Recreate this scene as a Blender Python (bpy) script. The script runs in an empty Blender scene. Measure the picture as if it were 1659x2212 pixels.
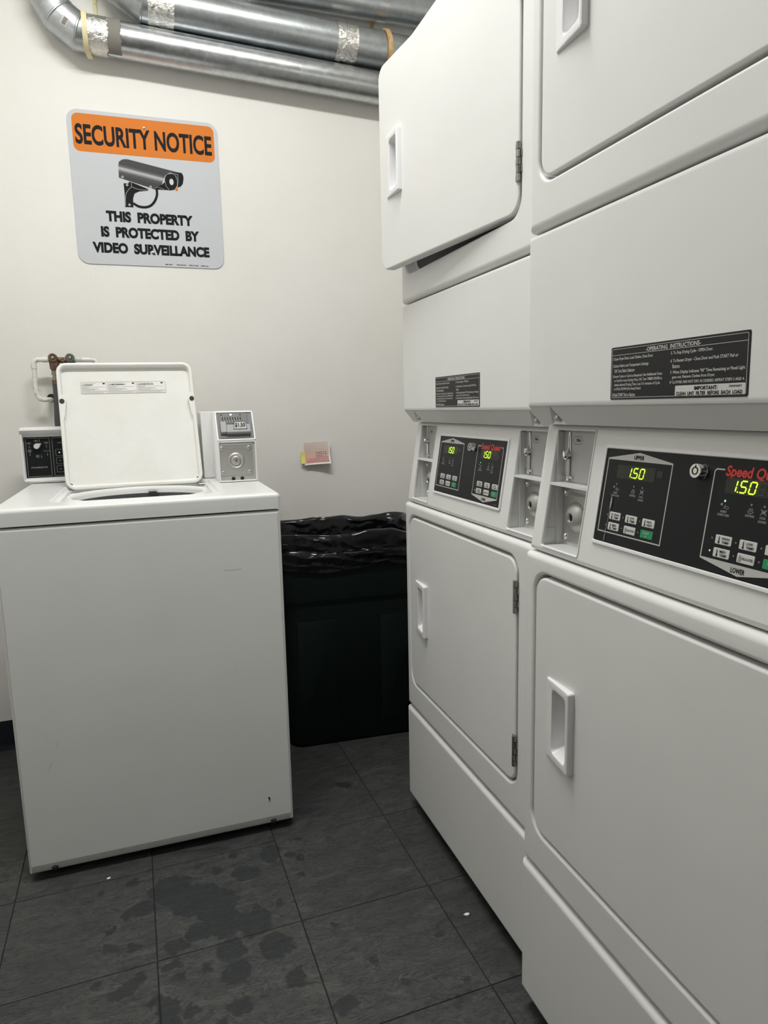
import bpy, math, random
from mathutils import Vector, Matrix, noise
random.seed(7)
sc = bpy.context.scene
COL = sc.collection

# ------------------------------------------------------------------ camera
def setup_camera():
    yaw, pitch, roll, f = 0.3286, 0.1536, 0.0225, 1482.2
    fw = Vector((math.sin(yaw)*math.cos(pitch), math.cos(yaw)*math.cos(pitch), -math.sin(pitch)))
    r = Vector((math.cos(yaw), -math.sin(yaw), 0)); d = fw.cross(r)
    r2 = math.cos(roll)*r + math.sin(roll)*d
    d2 = -math.sin(roll)*r + math.cos(roll)*d
    cam = bpy.data.cameras.new('camera'); o = bpy.data.objects.new('camera', cam); COL.objects.link(o)
    m = Matrix((( r2.x, -d2.x, -fw.x, -0.6336), (r2.y, -d2.y, -fw.y, -1.0016), (r2.z, -d2.z, -fw.z, 1.123), (0, 0, 0, 1)))
    o.matrix_world = m
    cam.sensor_fit = 'VERTICAL'; cam.sensor_height = 36.0; cam.lens = f/2212*36.0
    cam.clip_start = 0.02
    sc.camera = o
setup_camera()

# ------------------------------------------------------------------ world, light, exposure
wd = bpy.data.worlds.new('world'); sc.world = wd; wd.use_nodes = True
wd.node_tree.nodes['Background'].inputs[0].default_value = (0.9, 0.95, 1, 1)
wd.node_tree.nodes['Background'].inputs[1].default_value = 0.02
LIGHT_C = (-0.54, 0.18, 2.92)          # strip light on the ceiling, above the aisle
def area(name, loc, sx, sy, power, col):
    l = bpy.data.lights.new(name, 'AREA'); l.shape = 'RECTANGLE'; l.size = sx; l.size_y = sy
    l.energy = power; l.color = col
    o = bpy.data.objects.new(name, l); COL.objects.link(o); o.location = loc
    return o
area('strip_light', (LIGHT_C[0], LIGHT_C[1], LIGHT_C[2]-0.085), 1.15, 0.16, 31.5, (0.985, 0.995, 0.965))
vs = sc.view_settings
vs.view_transform = 'Standard'; vs.look = 'None'; vs.gamma = 1.0; vs.use_curve_mapping = False
vs.exposure = 0.0

# ------------------------------------------------------------------ materials
M = {}
def srgb(r, g, b):
    f = lambda c: (c/255/12.92) if c/255 <= .04045 else ((c/255+.055)/1.055)**2.4
    return (f(r), f(g), f(b), 1)
def mat(name, col, rough=.5, metal=0, **kw):
    m = bpy.data.materials.new(name); m.use_nodes = True
    nt = m.node_tree; b = nt.nodes['Principled BSDF']
    b.inputs['Base Color'].default_value = col if len(col) == 4 else (*col, 1)
    b.inputs['Roughness'].default_value = rough; b.inputs['Metallic'].default_value = metal
    if 'spec' in kw: b.inputs['Specular IOR Level'].default_value = kw['spec']
    if 'emit' in kw:
        b.inputs['Emission Color'].default_value = kw['emit']; b.inputs['Emission Strength'].default_value = kw.get('es', 1)
    if 'coat' in kw: b.inputs['Coat Weight'].default_value = kw['coat']; b.inputs['Coat Roughness'].default_value = .08
    M[name] = m
    return m
def N(m, t, **kw):
    n = m.node_tree.nodes.new(t)
    for k, v in kw.items(): setattr(n, k, v)
    return n
def LK(m, a, b): m.node_tree.links.new(a, b)
def ramp(m, fac, stops):
    r = N(m, 'ShaderNodeValToRGB'); e = r.color_ramp.elements
    while len(e) < len(stops): e.new(.5)
    for i, (p, c) in enumerate(stops): e[i].position = p; e[i].color = c if len(c) == 4 else (*c, 1)
    LK(m, fac, r.inputs[0]); return r.outputs[0]
def coords(m, kind='Object'):
    return N(m, 'ShaderNodeTexCoord').outputs[kind]
def position(m): return N(m, 'ShaderNodeNewGeometry').outputs['Position']
def noise_tex(m, vec, scale, detail=3, rough=.5, dist=0):
    n = N(m, 'ShaderNodeTexNoise'); n.inputs['Scale'].default_value = scale; n.inputs['Detail'].default_value = detail
    n.inputs['Roughness'].default_value = rough; n.inputs['Distortion'].default_value = dist
    LK(m, vec, n.inputs['Vector']); return n.outputs['Fac']
def bump(m, h, strength, dist=.001):
    b = N(m, 'ShaderNodeBump'); b.inputs['Strength'].default_value = strength; b.inputs['Distance'].default_value = dist
    LK(m, h, b.inputs['Height']); LK(m, b.outputs[0], m.node_tree.nodes['Principled BSDF'].inputs['Normal'])
def setin(m, sock, out): LK(m, out, m.node_tree.nodes['Principled BSDF'].inputs[sock])
def math_(m, op, a, b=None, clamp=False):
    n = N(m, 'ShaderNodeMath', operation=op); n.use_clamp = clamp
    for i, v in enumerate((a, b)):
        if v is None: continue
        if isinstance(v, (int, float)): n.inputs[i].default_value = v
        else: LK(m, v, n.inputs[i])
    return n.outputs[0]
def mixc(m, fac, a, b):
    n = N(m, 'ShaderNodeMix', data_type='RGBA')
    LK(m, fac, n.inputs[0]) if not isinstance(fac, (int, float)) else setattr(n.inputs[0], 'default_value', fac)
    for s, v in ((6, a), (7, b)):
        if isinstance(v, tuple): n.inputs[s].default_value = v if len(v) == 4 else (*v, 1)
        else: LK(m, v, n.inputs[s])
    return n.outputs[2]

# painted wall
m = mat('wall_paint', (.80, .785, .75), .55)
p = position(m)
setin(m, 'Base Color', ramp(m, noise_tex(m, p, 3.0, 4), [(.3, (.785, .765, .725)), (.7, (.825, .812, .78))]))
bump(m, math_(m, 'ADD', noise_tex(m, p, 160, 4, .6), math_(m, 'MULTIPLY', noise_tex(m, p, 14, 3), 2.2)), .22, .0022)
mat('ceiling_paint', (.82, .81, .78), .8)
# white enamel of the machines
def enamel(name, col, rough):
    m = mat(name, col, rough)
    p = coords(m)
    setin(m, 'Base Color', ramp(m, noise_tex(m, p, 5, 3), [(.35, tuple(c*.97 for c in col)), (.65, col)]))
    setin(m, 'Roughness', ramp(m, noise_tex(m, p, 9, 4), [(.3, (rough-.015,)*3), (.7, (rough+.02,)*3)]))
    bump(m, noise_tex(m, p, 700, 2), .06, .0004)
    return m
enamel('dryer_enamel', (.78, .78, .77), .36)
enamel('washer_enamel', (.79, .795, .79), .30)
enamel('lid_enamel', (.82, .82, .80), .30)
m = M['lid_enamel']; p = coords(m)
setin(m, 'Base Color', ramp(m, noise_tex(m, p, 6, 6, .7), [(.38, (.80, .785, .735)), (.62, (.83, .83, .815))]))
mat('white_plastic', (.82, .82, .83), .32)
mat('slot_liner', (.66, .665, .66), .35)
mat('chrome', (.78, .78, .77), .12, 1)
m = mat('brushed_steel', (.50, .49, .47), .42, .75); bump(m, noise_tex(m, coords(m), 300, 3), .15, .0005)
mat('hinge_steel', (.34, .33, .31), .35, 1)
mat('chute_grey', (.16, .16, .165), .5, .1, spec=.3)
mat('slide_grey', (.33, .33, .34), .5, .1, spec=.3)
mat('grey_plate', (.42, .42, .41), .45, .15)
mat('dark_gap', (.012, .012, .013), .6)
mat('drum_dark', (.05, .055, .06), .4)
mat('foot_rubber', (.03, .03, .03), .7)
mat('panel_black', (.010, .011, .013), .38, spec=.22)
mat('label_black', (.022, .022, .024), .45, spec=.22)
mat('print_white', (.62, .62, .60), .5)
mat('print_silver', (.50, .50, .48), .5, spec=.3)
mat('print_grey', (.34, .34, .34), .5)
mat('print_dim', (.15, .155, .16), .5)
mat('print_black', (.010, .010, .012), .6, spec=.15)
mat('print_red', srgb(205, 52, 48), .45)
mat('key_white', (.62, .62, .60), .45)
mat('key_green', srgb(22, 140, 88), .4)
mat('display_glass', (.030, .031, .024), .25, spec=.3)
mat('led_digit', (.2, .4, .02), .4, emit=(.55, 1.0, .03, 1), es=2.2)
mat('ghost_digit', (.055, .055, .045), .4)
mat('led_green', (.2, .5, .2), .4, emit=(.35, 1.0, .35, 1), es=.8)
mat('led_off', (.20, .20, .21), .35)
# sign
m = mat('sign_sheet', (.60, .62, .65), .45, spec=.3)
p = coords(m)
wv = N(m, 'ShaderNodeTexWave'); wv.inputs['Scale'].default_value = 95; wv.bands_direction = 'DIAGONAL'; LK(m, p, wv.inputs['Vector'])
setin(m, 'Base Color', ramp(m, wv.outputs['Fac'], [(.2, (.53, .55, .585)), (.8, (.61, .625, .655))]))
m = mat('sign_orange', srgb(226, 122, 14), .5, spec=.25)
p = coords(m)
wv = N(m, 'ShaderNodeTexWave'); wv.inputs['Scale'].default_value = 95; wv.bands_direction = 'DIAGONAL'; LK(m, p, wv.inputs['Vector'])
setin(m, 'Base Color', ramp(m, wv.outputs['Fac'], [(.2, srgb(208, 112, 20)), (.8, srgb(224, 128, 32))]))
# print of the camera hood: a drawn gradient
m = mat('sign_camera_grey', (.3, .3, .3), .45)
p = coords(m); sx = N(m, 'ShaderNodeSeparateXYZ'); LK(m, p, sx.inputs[0])
t = math_(m, 'ADD', sx.outputs['Z'], math_(m, 'MULTIPLY', sx.outputs['X'], .18))
setin(m, 'Base Color', ramp(m, math_(m, 'MULTIPLY', math_(m, 'ADD', t, -.028), 25), [(0, (.015, .015, .018)), (.30, (.05, .05, .055)), (.58, (.46, .46, .47)), (.72, (.10, .10, .11)), (.9, (.015, .015, .018))]))
# galvanised duct
def galv(name, base, rough, nsc=11):
    m = mat(name, base, rough, 1)
    p = position(m)
    v = N(m, 'ShaderNodeTexVoronoi'); v.inputs['Scale'].default_value = 95; LK(m, p, v.inputs['Vector'])
    sp = N(m, 'ShaderNodeSeparateColor'); LK(m, v.outputs['Color'], sp.inputs[0])
    n1 = noise_tex(m, p, nsc, 5, .65)
    f = math_(m, 'ADD', math_(m, 'MULTIPLY', sp.outputs[0], .35), math_(m, 'MULTIPLY', n1, .8))
    setin(m, 'Base Color', ramp(m, f, [(.3, tuple(c*.84 for c in base)), (.75, base), (.95, tuple(min(1, c*1.15) for c in base))]))
    setin(m, 'Roughness', ramp(m, n1, [(.3, (rough-.03,)*3), (.7, (rough+.07,)*3)]))
    bump(m, noise_tex(m, p, 45, 4), .04, .002)
    return m
galv('galvanised', (.52, .55, .57), .36)
galv('galvanised_smooth', (.60, .62, .63), .30, 30)
m = mat('foil_tape', (.80, .79, .76), .22, 1); bump(m, noise_tex(m, position(m), 70, 5, .6, 1.2), .7, .006)
mat('cloth_tape', (.23, .215, .19), .75)
mat('pale_wood', srgb(232, 222, 180), .6)
m = mat('raw_wood', srgb(205, 165, 115), .6)
setin(m, 'Base Color', ramp(m, noise_tex(m, coords(m), 60, 4), [(.3, srgb(188, 145, 96)), (.7, srgb(222, 184, 134))]))
mat('barcode_label', (.7, .69, .63), .5)
# plumbing
m = mat('painted_pipe', (.72, .715, .68), .45)
setin(m, 'Base Color', ramp(m, noise_tex(m, position(m), 60, 5, .7), [(.33, (.42, .40, .36)), (.45, (.74, .735, .70))]))
m = mat('bronze', (.20, .12, .08), .55, .7)
setin(m, 'Base Color', ramp(m, noise_tex(m, position(m), 55, 4), [(.3, (.10, .065, .05)), (.7, (.30, .19, .13))]))
mat('dull_brass', (.36, .34, .28), .35, 1)
mat('verdigris', (.16, .18, .16), .5, .6)
m = mat('hose_rubber', (.06, .06, .065), .5)
# bin
mat('bin_plastic', (.004, .009, .009), .5, spec=.25)
m = mat('bin_liner', (.004, .004, .006), .16, spec=.5)
bump(m, noise_tex(m, position(m), 30, 2, .5, 1.0), .10, .004)
mat('vinyl_base', (.008, .011, .016), .45, spec=.25)
mat('knob_silver', (.74, .74, .73), .35, .25)
mat('seal_shade', (.035, .038, .040), .6)  # door seal, with the shadow of the recess painted into its dark tone
mat('quarter_round', (.055, .05, .045), .6)
mat('paper', (.80, .79, .76), .7)
m = mat('note_paper', (.70, .52, .48), .7)
p = coords(m); sx = N(m, 'ShaderNodeSeparateXYZ'); LK(m, p, sx.inputs[0])
setin(m, 'Base Color', ramp(m, math_(m, 'MULTIPLY', math_(m, 'ADD', math_(m, 'ADD', sx.outputs['Z'], math_(m, 'MULTIPLY', noise_tex(m, p, 40, 3), .02)), .045), 10), [(.0, srgb(190, 125, 118)), (.35, srgb(214, 160, 150)), (.6, srgb(216, 190, 180)), (1, srgb(222, 210, 204))]))
mat('yellow_tape', srgb(222, 214, 110), .5)
mat('lamp_diffuser', (.9, .9, .9), .5, emit=(1, .96, .88, 1), es=6)
mat('lamp_housing', (.8, .8, .8), .4)

# floor tile: slate print, wet patches with their own outline
m = mat('slate_tile', (.05, .05, .05), .5)
p = position(m)
oi = N(m, 'ShaderNodeObjectInfo').outputs['Random']
off = N(m, 'ShaderNodeVectorMath', operation='ADD'); LK(m, p, off.inputs[0])
cmb = N(m, 'ShaderNodeCombineXYZ'); LK(m, math_(m, 'MULTIPLY', oi, 7.0), cmb.inputs[2]); LK(m, cmb.outputs[0], off.inputs[1])
q = off.outputs[0]
st = N(m, 'ShaderNodeMapping'); st.inputs['Scale'].default_value = (1.0, 2.6, 1.0); st.inputs['Rotation'].default_value = (0, 0, .5); LK(m, q, st.inputs[0])
n1 = noise_tex(m, st.outputs[0], 9, 8, .68, 1.4)
n2 = noise_tex(m, q, 70, 5, .6)
n3 = noise_tex(m, p, 2.2, 3, .5)
base = ramp(m, math_(m, 'ADD', math_(m, 'MULTIPLY', n1, .65), math_(m, 'MULTIPLY', n3, .35)), [(.34, (.021, .0225, .0235)), (.45, (.041, .043, .043)), (.56, (.058, .0595, .0575)), (.68, (.098, .099, .094))])
base = mixc(m, math_(m, 'MULTIPLY', math_(m, 'SUBTRACT', oi, .5), .25), base, (.08, .08, .08))
# wet spots
SPOTS = [(-0.603,0.508,.062),(-0.658,0.563,.05),(-0.719,0.518,.028),(-0.748,0.509,.018),(-0.547,0.409,.05),(-0.485,0.392,.05),(-0.562,0.472,.055),(-0.480,0.555,.034),(-0.413,0.608,.03),(-0.652,0.377,.03),(-0.60,0.40,.03),(-0.457,0.304,.040),(-0.544,0.325,.038),(-0.532,0.257,.034),(-0.754,0.290,.024),(-0.735,0.31,.02),(-0.802,0.318,.013),(-0.781,0.417,.013),(-0.792,0.475,.011),(-0.700,0.246,.022),(-0.672,0.226,.026),(-0.672,0.19,.026),(-0.546,0.179,.026),(-0.431,0.209,.024),(-0.592,0.300,.013),(-0.658,0.327,.018),(-0.546,0.591,.016),(-0.618,0.593,.012),(-0.586,0.624,.011),(-0.341,0.569,.017),(-0.367,0.591,.016),(-0.353,0.503,.014),(-0.738,0.403,.011),(-0.811,0.608,.010),(-0.742,0.620,.017),(-0.421,0.429,.016),(-0.644,0.293,.012),(-0.115,0.210,.012),(-0.267,0.190,.014),(-0.231,0.126,.013),(-0.355,0.111,.026),(-0.147,0.054,.012),(-0.322,0.317,.009),(-0.111,0.091,.011),(-0.143,0.851,.022),(-0.42,.66,.012),(-.5,.64,.014),(-.63,.20,.014),(-.58,.14,.02),(-.33,.645,.012)]
nv = N(m, 'ShaderNodeTexNoise'); nv.inputs['Scale'].default_value = 26; nv.inputs['Detail'].default_value = 3; LK(m, p, nv.inputs['Vector'])
sv = N(m, 'ShaderNodeVectorMath', operation='SUBTRACT'); LK(m, nv.outputs['Color'], sv.inputs[0]); sv.inputs[1].default_value = (.5, .5, .5)
s2 = N(m, 'ShaderNodeVectorMath', operation='MULTIPLY'); LK(m, sv.outputs[0], s2.inputs[0]); s2.inputs[1].default_value = (.062, .062, 0)
wp = N(m, 'ShaderNodeVectorMath', operation='ADD'); LK(m, p, wp.inputs[0]); LK(m, s2.outputs[0], wp.inputs[1])
acc = None
for (x, y, r) in SPOTS:
    d = N(m, 'ShaderNodeVectorMath', operation='DISTANCE'); LK(m, wp.outputs[0], d.inputs[0]); d.inputs[1].default_value = (x, y, 0)
    e = math_(m, 'SUBTRACT', d.outputs['Value'], r*.92)
    acc = e if acc is None else math_(m, 'MINIMUM', acc, e)
wet = math_(m, 'SUBTRACT', .5, math_(m, 'MULTIPLY', acc, 260), True)
halo = math_(m, 'SUBTRACT', .55, math_(m, 'MULTIPLY', acc, 9), True)          # dried mineral marks round the wet patches
dry = math_(m, 'MULTIPLY', halo, ramp(m, noise_tex(m, p, 42, 4, .6, 2), [(.5, (0,)*3), (.6, (1,)*3)]))
base = mixc(m, math_(m, 'MULTIPLY', dry, .5), base, (.125, .126, .117))
vein = noise_tex(m, st.outputs[0], 16, 7, .6, 2.2)
vein = math_(m, 'SUBTRACT', 1.0, math_(m, 'MULTIPLY', math_(m, 'ABSOLUTE', math_(m, 'SUBTRACT', vein, .5)), 38), True)
base = mixc(m, math_(m, 'MULTIPLY', vein, .8), base, (.010, .011, .012))
fleck = ramp(m, noise_tex(m, q, 120, 2), [(.70, (0,)*3), (.74, (1,)*3)])
base = mixc(m, math_(m, 'MULTIPLY', fleck, .35), base, (.14, .14, .13))
setin(m, 'Base Color', mixc(m, math_(m, 'MULTIPLY', wet, .9), base, (.021, .0245, .0265)))
rg = ramp(m, n2, [(.3, (.42,)*3), (.7, (.56,)*3)])
setin(m, 'Roughness', mixc(m, math_(m, 'MULTIPLY', wet, .5), rg, (.32, .32, .32)))
bump(m, math_(m, 'ADD', math_(m, 'SUBTRACT', n1, math_(m, 'MULTIPLY', vein, .12)), math_(m, 'MULTIPLY', n2, .3)), .6, .0030)
mat('grout_dark', (.008, .008, .008), .8)

# ------------------------------------------------------------------ mesh helpers
def rrect(a0, a1, c0, c1, r, k=6):
    pts = []
    for (cx, cy, s) in ((a1-r, c0+r, -90), (a1-r, c1-r, 0), (a0+r, c1-r, 90), (a0+r, c0+r, 180)):
        for i in range(k+1):
            t = math.radians(s + 90*i/k); pts.append((cx + r*math.cos(t), cy + r*math.sin(t)))
    return pts
def grow(rect, d):
    a0, a1, c0, c1, r = rect
    return (a0-d, a1+d, c0-d, c1+d, max(r+d, 1e-4))
class MB:
    def __init__(s): s.v = []; s.f = []; s.m = []; s.mi = 0
    def add(s, pts, faces):
        n = len(s.v); s.v += [tuple(p) for p in pts]; s.f += [tuple(i+n for i in f) for f in faces]; s.m += [s.mi]*len(faces)
    def strip(s, rings, cap0=False, cap1=False, closed=True):
        n = len(rings[0]); pts = [p for r in rings for p in r]; fs = []
        for i in range(len(rings)-1):
            for j in range(n if closed else n-1):
                k = (j+1) % n
                fs.append((i*n+j, i*n+k, (i+1)*n+k, (i+1)*n+j))
        if cap0: fs.append(tuple(range(n-1, -1, -1)))
        if cap1: fs.append(tuple((len(rings)-1)*n+j for j in range(n)))
        s.add(pts, fs)
    def box(s, x0, x1, y0, y1, z0, z1):
        P = [(x, y, z) for z in (z0, z1) for y in (y0, y1) for x in (x0, x1)]
        s.add(P, [(0, 2, 3, 1), (4, 5, 7, 6), (0, 1, 5, 4), (2, 6, 7, 3), (0, 4, 6, 2), (1, 3, 7, 5)])
    def poly(s, pts): s.add(pts, [tuple(range(len(pts)))])
    def bevel_slab(s, f, rect, back, bev, seg=3, cap=True, hole=None, lip=.003, depth=.02, holecap=True):
        """rounded slab; f(a, c, h): h is outward height, front at h = 0, back plane at h = -back"""
        back = max(back, bev+.0002)
        R = lambda rc, h: [f(a, c, h) for a, c in rrect(*rc)]
        rings = [R(rect, -back)]
        for i in range(seg+1):
            t = math.pi/2*i/seg
            rings.append(R(grow(rect, -bev*(1-math.cos(t))), -bev*(1-math.sin(t))))
        if hole:
            for i in range(seg+1):
                t = math.pi/2*i/seg
                rings.append(R(grow(hole, lip*(1-math.sin(t))), -lip*(1-math.cos(t))))
            rings.append(R(hole, -depth))
            s.strip(rings, cap, holecap)
        else:
            s.strip(rings, cap, True)
    def tube(s, pts, r, n=16, caps=True):
        pts = [Vector(p) for p in pts]; rings = []; up = None
        rad = r if isinstance(r, (list, tuple)) else [r]*len(pts)
        for i, p in enumerate(pts):
            d0 = (pts[i]-pts[i-1]).normalized() if i > 0 else (pts[1]-pts[0]).normalized()
            d1 = (pts[i+1]-pts[i]).normalized() if i < len(pts)-1 else d0
            t = (d0+d1).normalized()
            if up is None:
                up = Vector((0, 0, 1)) if abs(d0.z) < .9 else Vector((0, 1, 0))
            up = (up - d0*up.dot(d0)).normalized(); sd = d0.cross(up)
            ring = []
            for j in range(n):
                a = 2*math.pi*j/n; o = (up*math.cos(a)+sd*math.sin(a))*rad[i]
                o = o - d0*(o.dot(t)/max(d0.dot(t), .2))       # slide to the mitre plane
                ring.append(p+o)
            rings.append(ring)
            up = (up - d1*up.dot(d1)).normalized()
        s.strip(rings, caps, caps)
    def lathe(s, o, ax, prof, n=20, cap0=False, cap1=True):
        """prof: (distance along axis, radius)"""
        o = Vector(o); ax = Vector(ax).normalized(); u = ax.orthogonal().normalized(); w = ax.cross(u)
        rings = [[o+ax*h+(u*math.cos(2*math.pi*j/n)+w*math.sin(2*math.pi*j/n))*max(r, 1e-5) for j in range(n)] for h, r in prof]
        s.strip(rings, cap0, cap1)
    def line(s, f, pts, wd, h, closed=False):
        """flat printed line of width wd along 2D points"""
        n = len(pts); P = [Vector((p[0], p[1])) for p in pts]; L = []; Rr = []
        for i in range(n):
            a = P[i-1] if (i > 0 or closed) else None; b = P[(i+1) % n] if (i < n-1 or closed) else None
            d0 = (P[i]-a).normalized() if a is not None else (b-P[i]).normalized()
            d1 = (b-P[i]).normalized() if b is not None else d0
            n0 = Vector((-d0.y, d0.x)); n1 = Vector((-d1.y, d1.x)); m_ = (n0+n1).normalized(); k = wd/2/max(m_.dot(n0), .35)
            L.append(P[i]+m_*k); Rr.append(P[i]-m_*k)
        pts3 = [f(p.x, p.y, h) for p in L]+[f(p.x, p.y, h) for p in Rr]; fs = []
        for i in range(n if closed else n-1):
            k = (i+1) % n; fs.append((n+i, n+k, k, i))
        s.add(pts3, fs)
    def poly2(s, f, pts, h): s.poly([f(a, c, h) for a, c in pts])
    def disc2(s, f, a, c, r, h, n=14, ry=None): s.poly([f(a+r*math.cos(2*math.pi*i/n), c+(ry or r)*math.sin(2*math.pi*i/n), h) for i in range(n)])
    def text(s, f, body, box, h, bold=0, res=2, shear=0, keep=None):
        """flat lettering whose ink fills box = (a0, a1, c0, c1); keep='l' or 'c' only fits the height"""
        vs_, fs = text_mesh(body, bold, res, shear)
        x0 = min(v[0] for v in vs_); x1 = max(v[0] for v in vs_); y0 = min(v[1] for v in vs_); y1 = max(v[1] for v in vs_)
        a0, a1, c0, c1 = box; sx = (a1-a0)/(x1-x0); sy = (c1-c0)/(y1-y0)
        s.add([f(a0+(v[0]-x0)*sx, c0+(v[1]-y0)*sy, h) for v in vs_], fs)
    def build(s, name, m, parent=None, org=None, sharp=40, smooth=True, wn=False):
        me = bpy.data.meshes.new(name)
        o_ = Vector(org) if org is not None else Vector((0, 0, 0))
        me.from_pydata([tuple(Vector(v)-o_) for v in s.v], [], s.f)
        ms = m if isinstance(m, (list, tuple)) else [m]
        for k in ms: me.materials.append(M[k])
        if len(ms) > 1: me.polygons.foreach_set('material_index', s.m)
        me.validate(); me.update()
        if smooth:
            me.shade_smooth(); me.set_sharp_from_angle(angle=math.radians(sharp))
        ob = bpy.data.objects.new(name, me); COL.objects.link(ob)
        if parent: ob.parent = parent
        if wn:
            w_ = ob.modifiers.new('weighted normals', 'WEIGHTED_NORMAL'); w_.keep_sharp = True; w_.weight = 100
        return ob
_tc = {}
def text_mesh(body, bold, res, shear):
    key = (body, bold, res, shear)
    if key in _tc: return _tc[key]
    cu = bpy.data.curves.new('lettering', 'FONT'); cu.body = body; cu.size = 1; cu.resolution_u = res; cu.offset = bold; cu.shear = shear
    cu.fill_mode = 'BOTH'
    ob = bpy.data.objects.new('lettering', cu); COL.objects.link(ob)
    dg = bpy.context.evaluated_depsgraph_get(); me = bpy.data.meshes.new_from_object(ob.evaluated_get(dg))
    vs_ = [(v.co.x, v.co.y) for v in me.vertices]; fs = [tuple(p.vertices) for p in me.polygons]
    bpy.data.objects.remove(ob); bpy.data.curves.remove(cu); bpy.data.meshes.remove(me)
    _tc[key] = (vs_, fs); return _tc[key]
def empty(name, loc=(0, 0, 0), rz=0):
    o = bpy.data.objects.new(name, None); COL.objects.link(o); o.location = loc; o.rotation_euler.z = rz; o.empty_display_size = .1
    return o
def tag(o, label=None, cat=None, group=None, kind=None):
    for k, v in (('label', label), ('category', cat), ('group', group), ('kind', kind)):
        if v: o[k] = v
    return o
def copy_tree(o, parent=None):
    c = o.copy(); COL.objects.link(c); c.parent = parent
    for ch in o.children: copy_tree(ch, c)
    return c
def simple(name, fn, m, parent=None, **kw):
    b = MB(); fn(b); return b.build(name, m, parent, **kw)

# ------------------------------------------------------------------ room shell
WY, XL, XR, YN, ZC = 1.481, -1.42, 1.02, -4.2, 3.00
def st(name, m, *bx):
    b = MB(); b.box(*bx); return tag(b.build(name, m, smooth=False), kind='structure')
st('wall_back', 'wall_paint', XL-.1, XR+.1, WY, WY+.1, 0, ZC)
st('wall_left', 'wall_paint', XL-.1, XL, YN, WY, 0, ZC)
st('wall_right', 'wall_paint', XR, XR+.1, YN, WY, 0, ZC)
st('wall_front', 'wall_paint', XL-.1, XR+.1, YN-.1, YN, 0, ZC)
st('ceiling', 'ceiling_paint', XL-.1, XR+.1, YN-.1, WY+.1, ZC, ZC+.1)
fl = st('floor', 'grout_dark', XL-.1, XR+.1, YN-.1, WY+.1, -.1, -.0015)
def baseboard():
    b = MB(); prof = [(WY, 0), (WY-.012, 0), (WY-.006, .012), (WY-.004, .02), (WY-.004, .096), (WY-.002, .102), (WY, .102)]
    b.strip([[(XL, y, z) for y, z in prof], [(XR, y, z) for y, z in prof]], True, True)
    tag(b.build('baseboard_back', 'vinyl_base'), kind='structure')
baseboard()
def tiles():
    T, ta, tx, ty = .3048, .0212, -.0798, .3616
    g = .0011
    b = MB(); b.bevel_slab(lambda a, c, h: (a, c, h), (g-T/2, T/2-g, g-T/2, T/2-g, .0008), .0030, .0007, 1)
    me = None
    for i in range(-8, 3):
        for j in range(-12, 4):
            u, v = (i+.5)*T, (j+.5)*T
            x = tx+u*math.cos(ta)-v*math.sin(ta); y = ty+u*math.sin(ta)+v*math.cos(ta)
            if x > XR-.1 or x < XL+.1 or y > WY+.02: continue
            if me is None:
                o = b.build('floor_tile', 'slate_tile', fl); me = o.data
            else:
                o = bpy.data.objects.new('floor_tile', me); COL.objects.link(o); o.parent = fl
            o.location = (x, y, random.uniform(-.0002, .0002)); o.rotation_euler.z = ta+random.uniform(-.002, .002)
tiles()

# ------------------------------------------------------------------ stacked dryers
WD = .686
def front(a, c, h): return (a, -h, c)              # dryer front plane: a to the right, c up, h outwards
CB0, CZ0, CDB, CDZ = .008, .883, .155, .988
def ctl(a, v, h): return (a, CB0+v*CDB-h*CDZ, CZ0+v*CDZ+h*CDB)   # leaning control fascia
def door(root, z0, z1, zh, hinges, name):
    HX = .594                                       # hinge axis
    sh = lambda a, c, h: (a-HX, -h, c)
    b = MB()
    b.bevel_slab(sh, (.0345, .5915, z0, z1, .030), .021, .0045, 3, hole=(.079, .146, zh-.064, zh+.064, .004), lip=.001, depth=.0205, holecap=False)
    d = b.build('door', 'dryer_enamel', root, wn=True); d.location = (HX, 0, 0)
    # pull: wedge that rises to the right, with a finger pocket
    b = MB()
    wb = lambda a: .0022+.0095*max(0, min(1, (a-.075)/.073))
    R = lambda rc, hf: [sh(a, c, hf(a)) for a, c in rrect(*rc)]
    o = (.075, .1505, zh-.0685, zh+.0685, .004); i_ = (.0950, .1405, zh-.054, zh+.054, .008)
    rings = [R(o, lambda a: -.001), R(o, lambda a: wb(a)*.55), R(grow(o, -.0012), lambda a: wb(a)*.9), R(grow(o, -.003), wb), R(grow(i_, .0030), wb), R(grow(i_, .0012), lambda a: wb(a)-.0008), R(i_, lambda a: wb(a)-.0030),
             R((.0975, .1395, zh-.045, zh+.051, .007), lambda a: -.0185), R((.0995, .138, zh-.042, zh+.049, .006), lambda a: -.0200)]
    b.strip(rings, False, True); b.build('handle', 'white_plastic', d, sharp=35, wn=True)
    for zc in hinges:
        b = MB()
        for k in range(5):
            z = zc-.032+k*.0128
            b.lathe((.0005, -.0035, z+.0005), (0, 0, 1), [(0, .0036), (0, .0044), (.0115, .0044), (.0115, .0036)], 12, True, True)
            b.box(-.009 if k % 2 == 0 else .0, 0 if k % 2 == 0 else .009, -.0025, .0005, z+.0008, z+.0112)
        b.build('hinge', 'hinge_steel', d, sharp=30)
    return d
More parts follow.
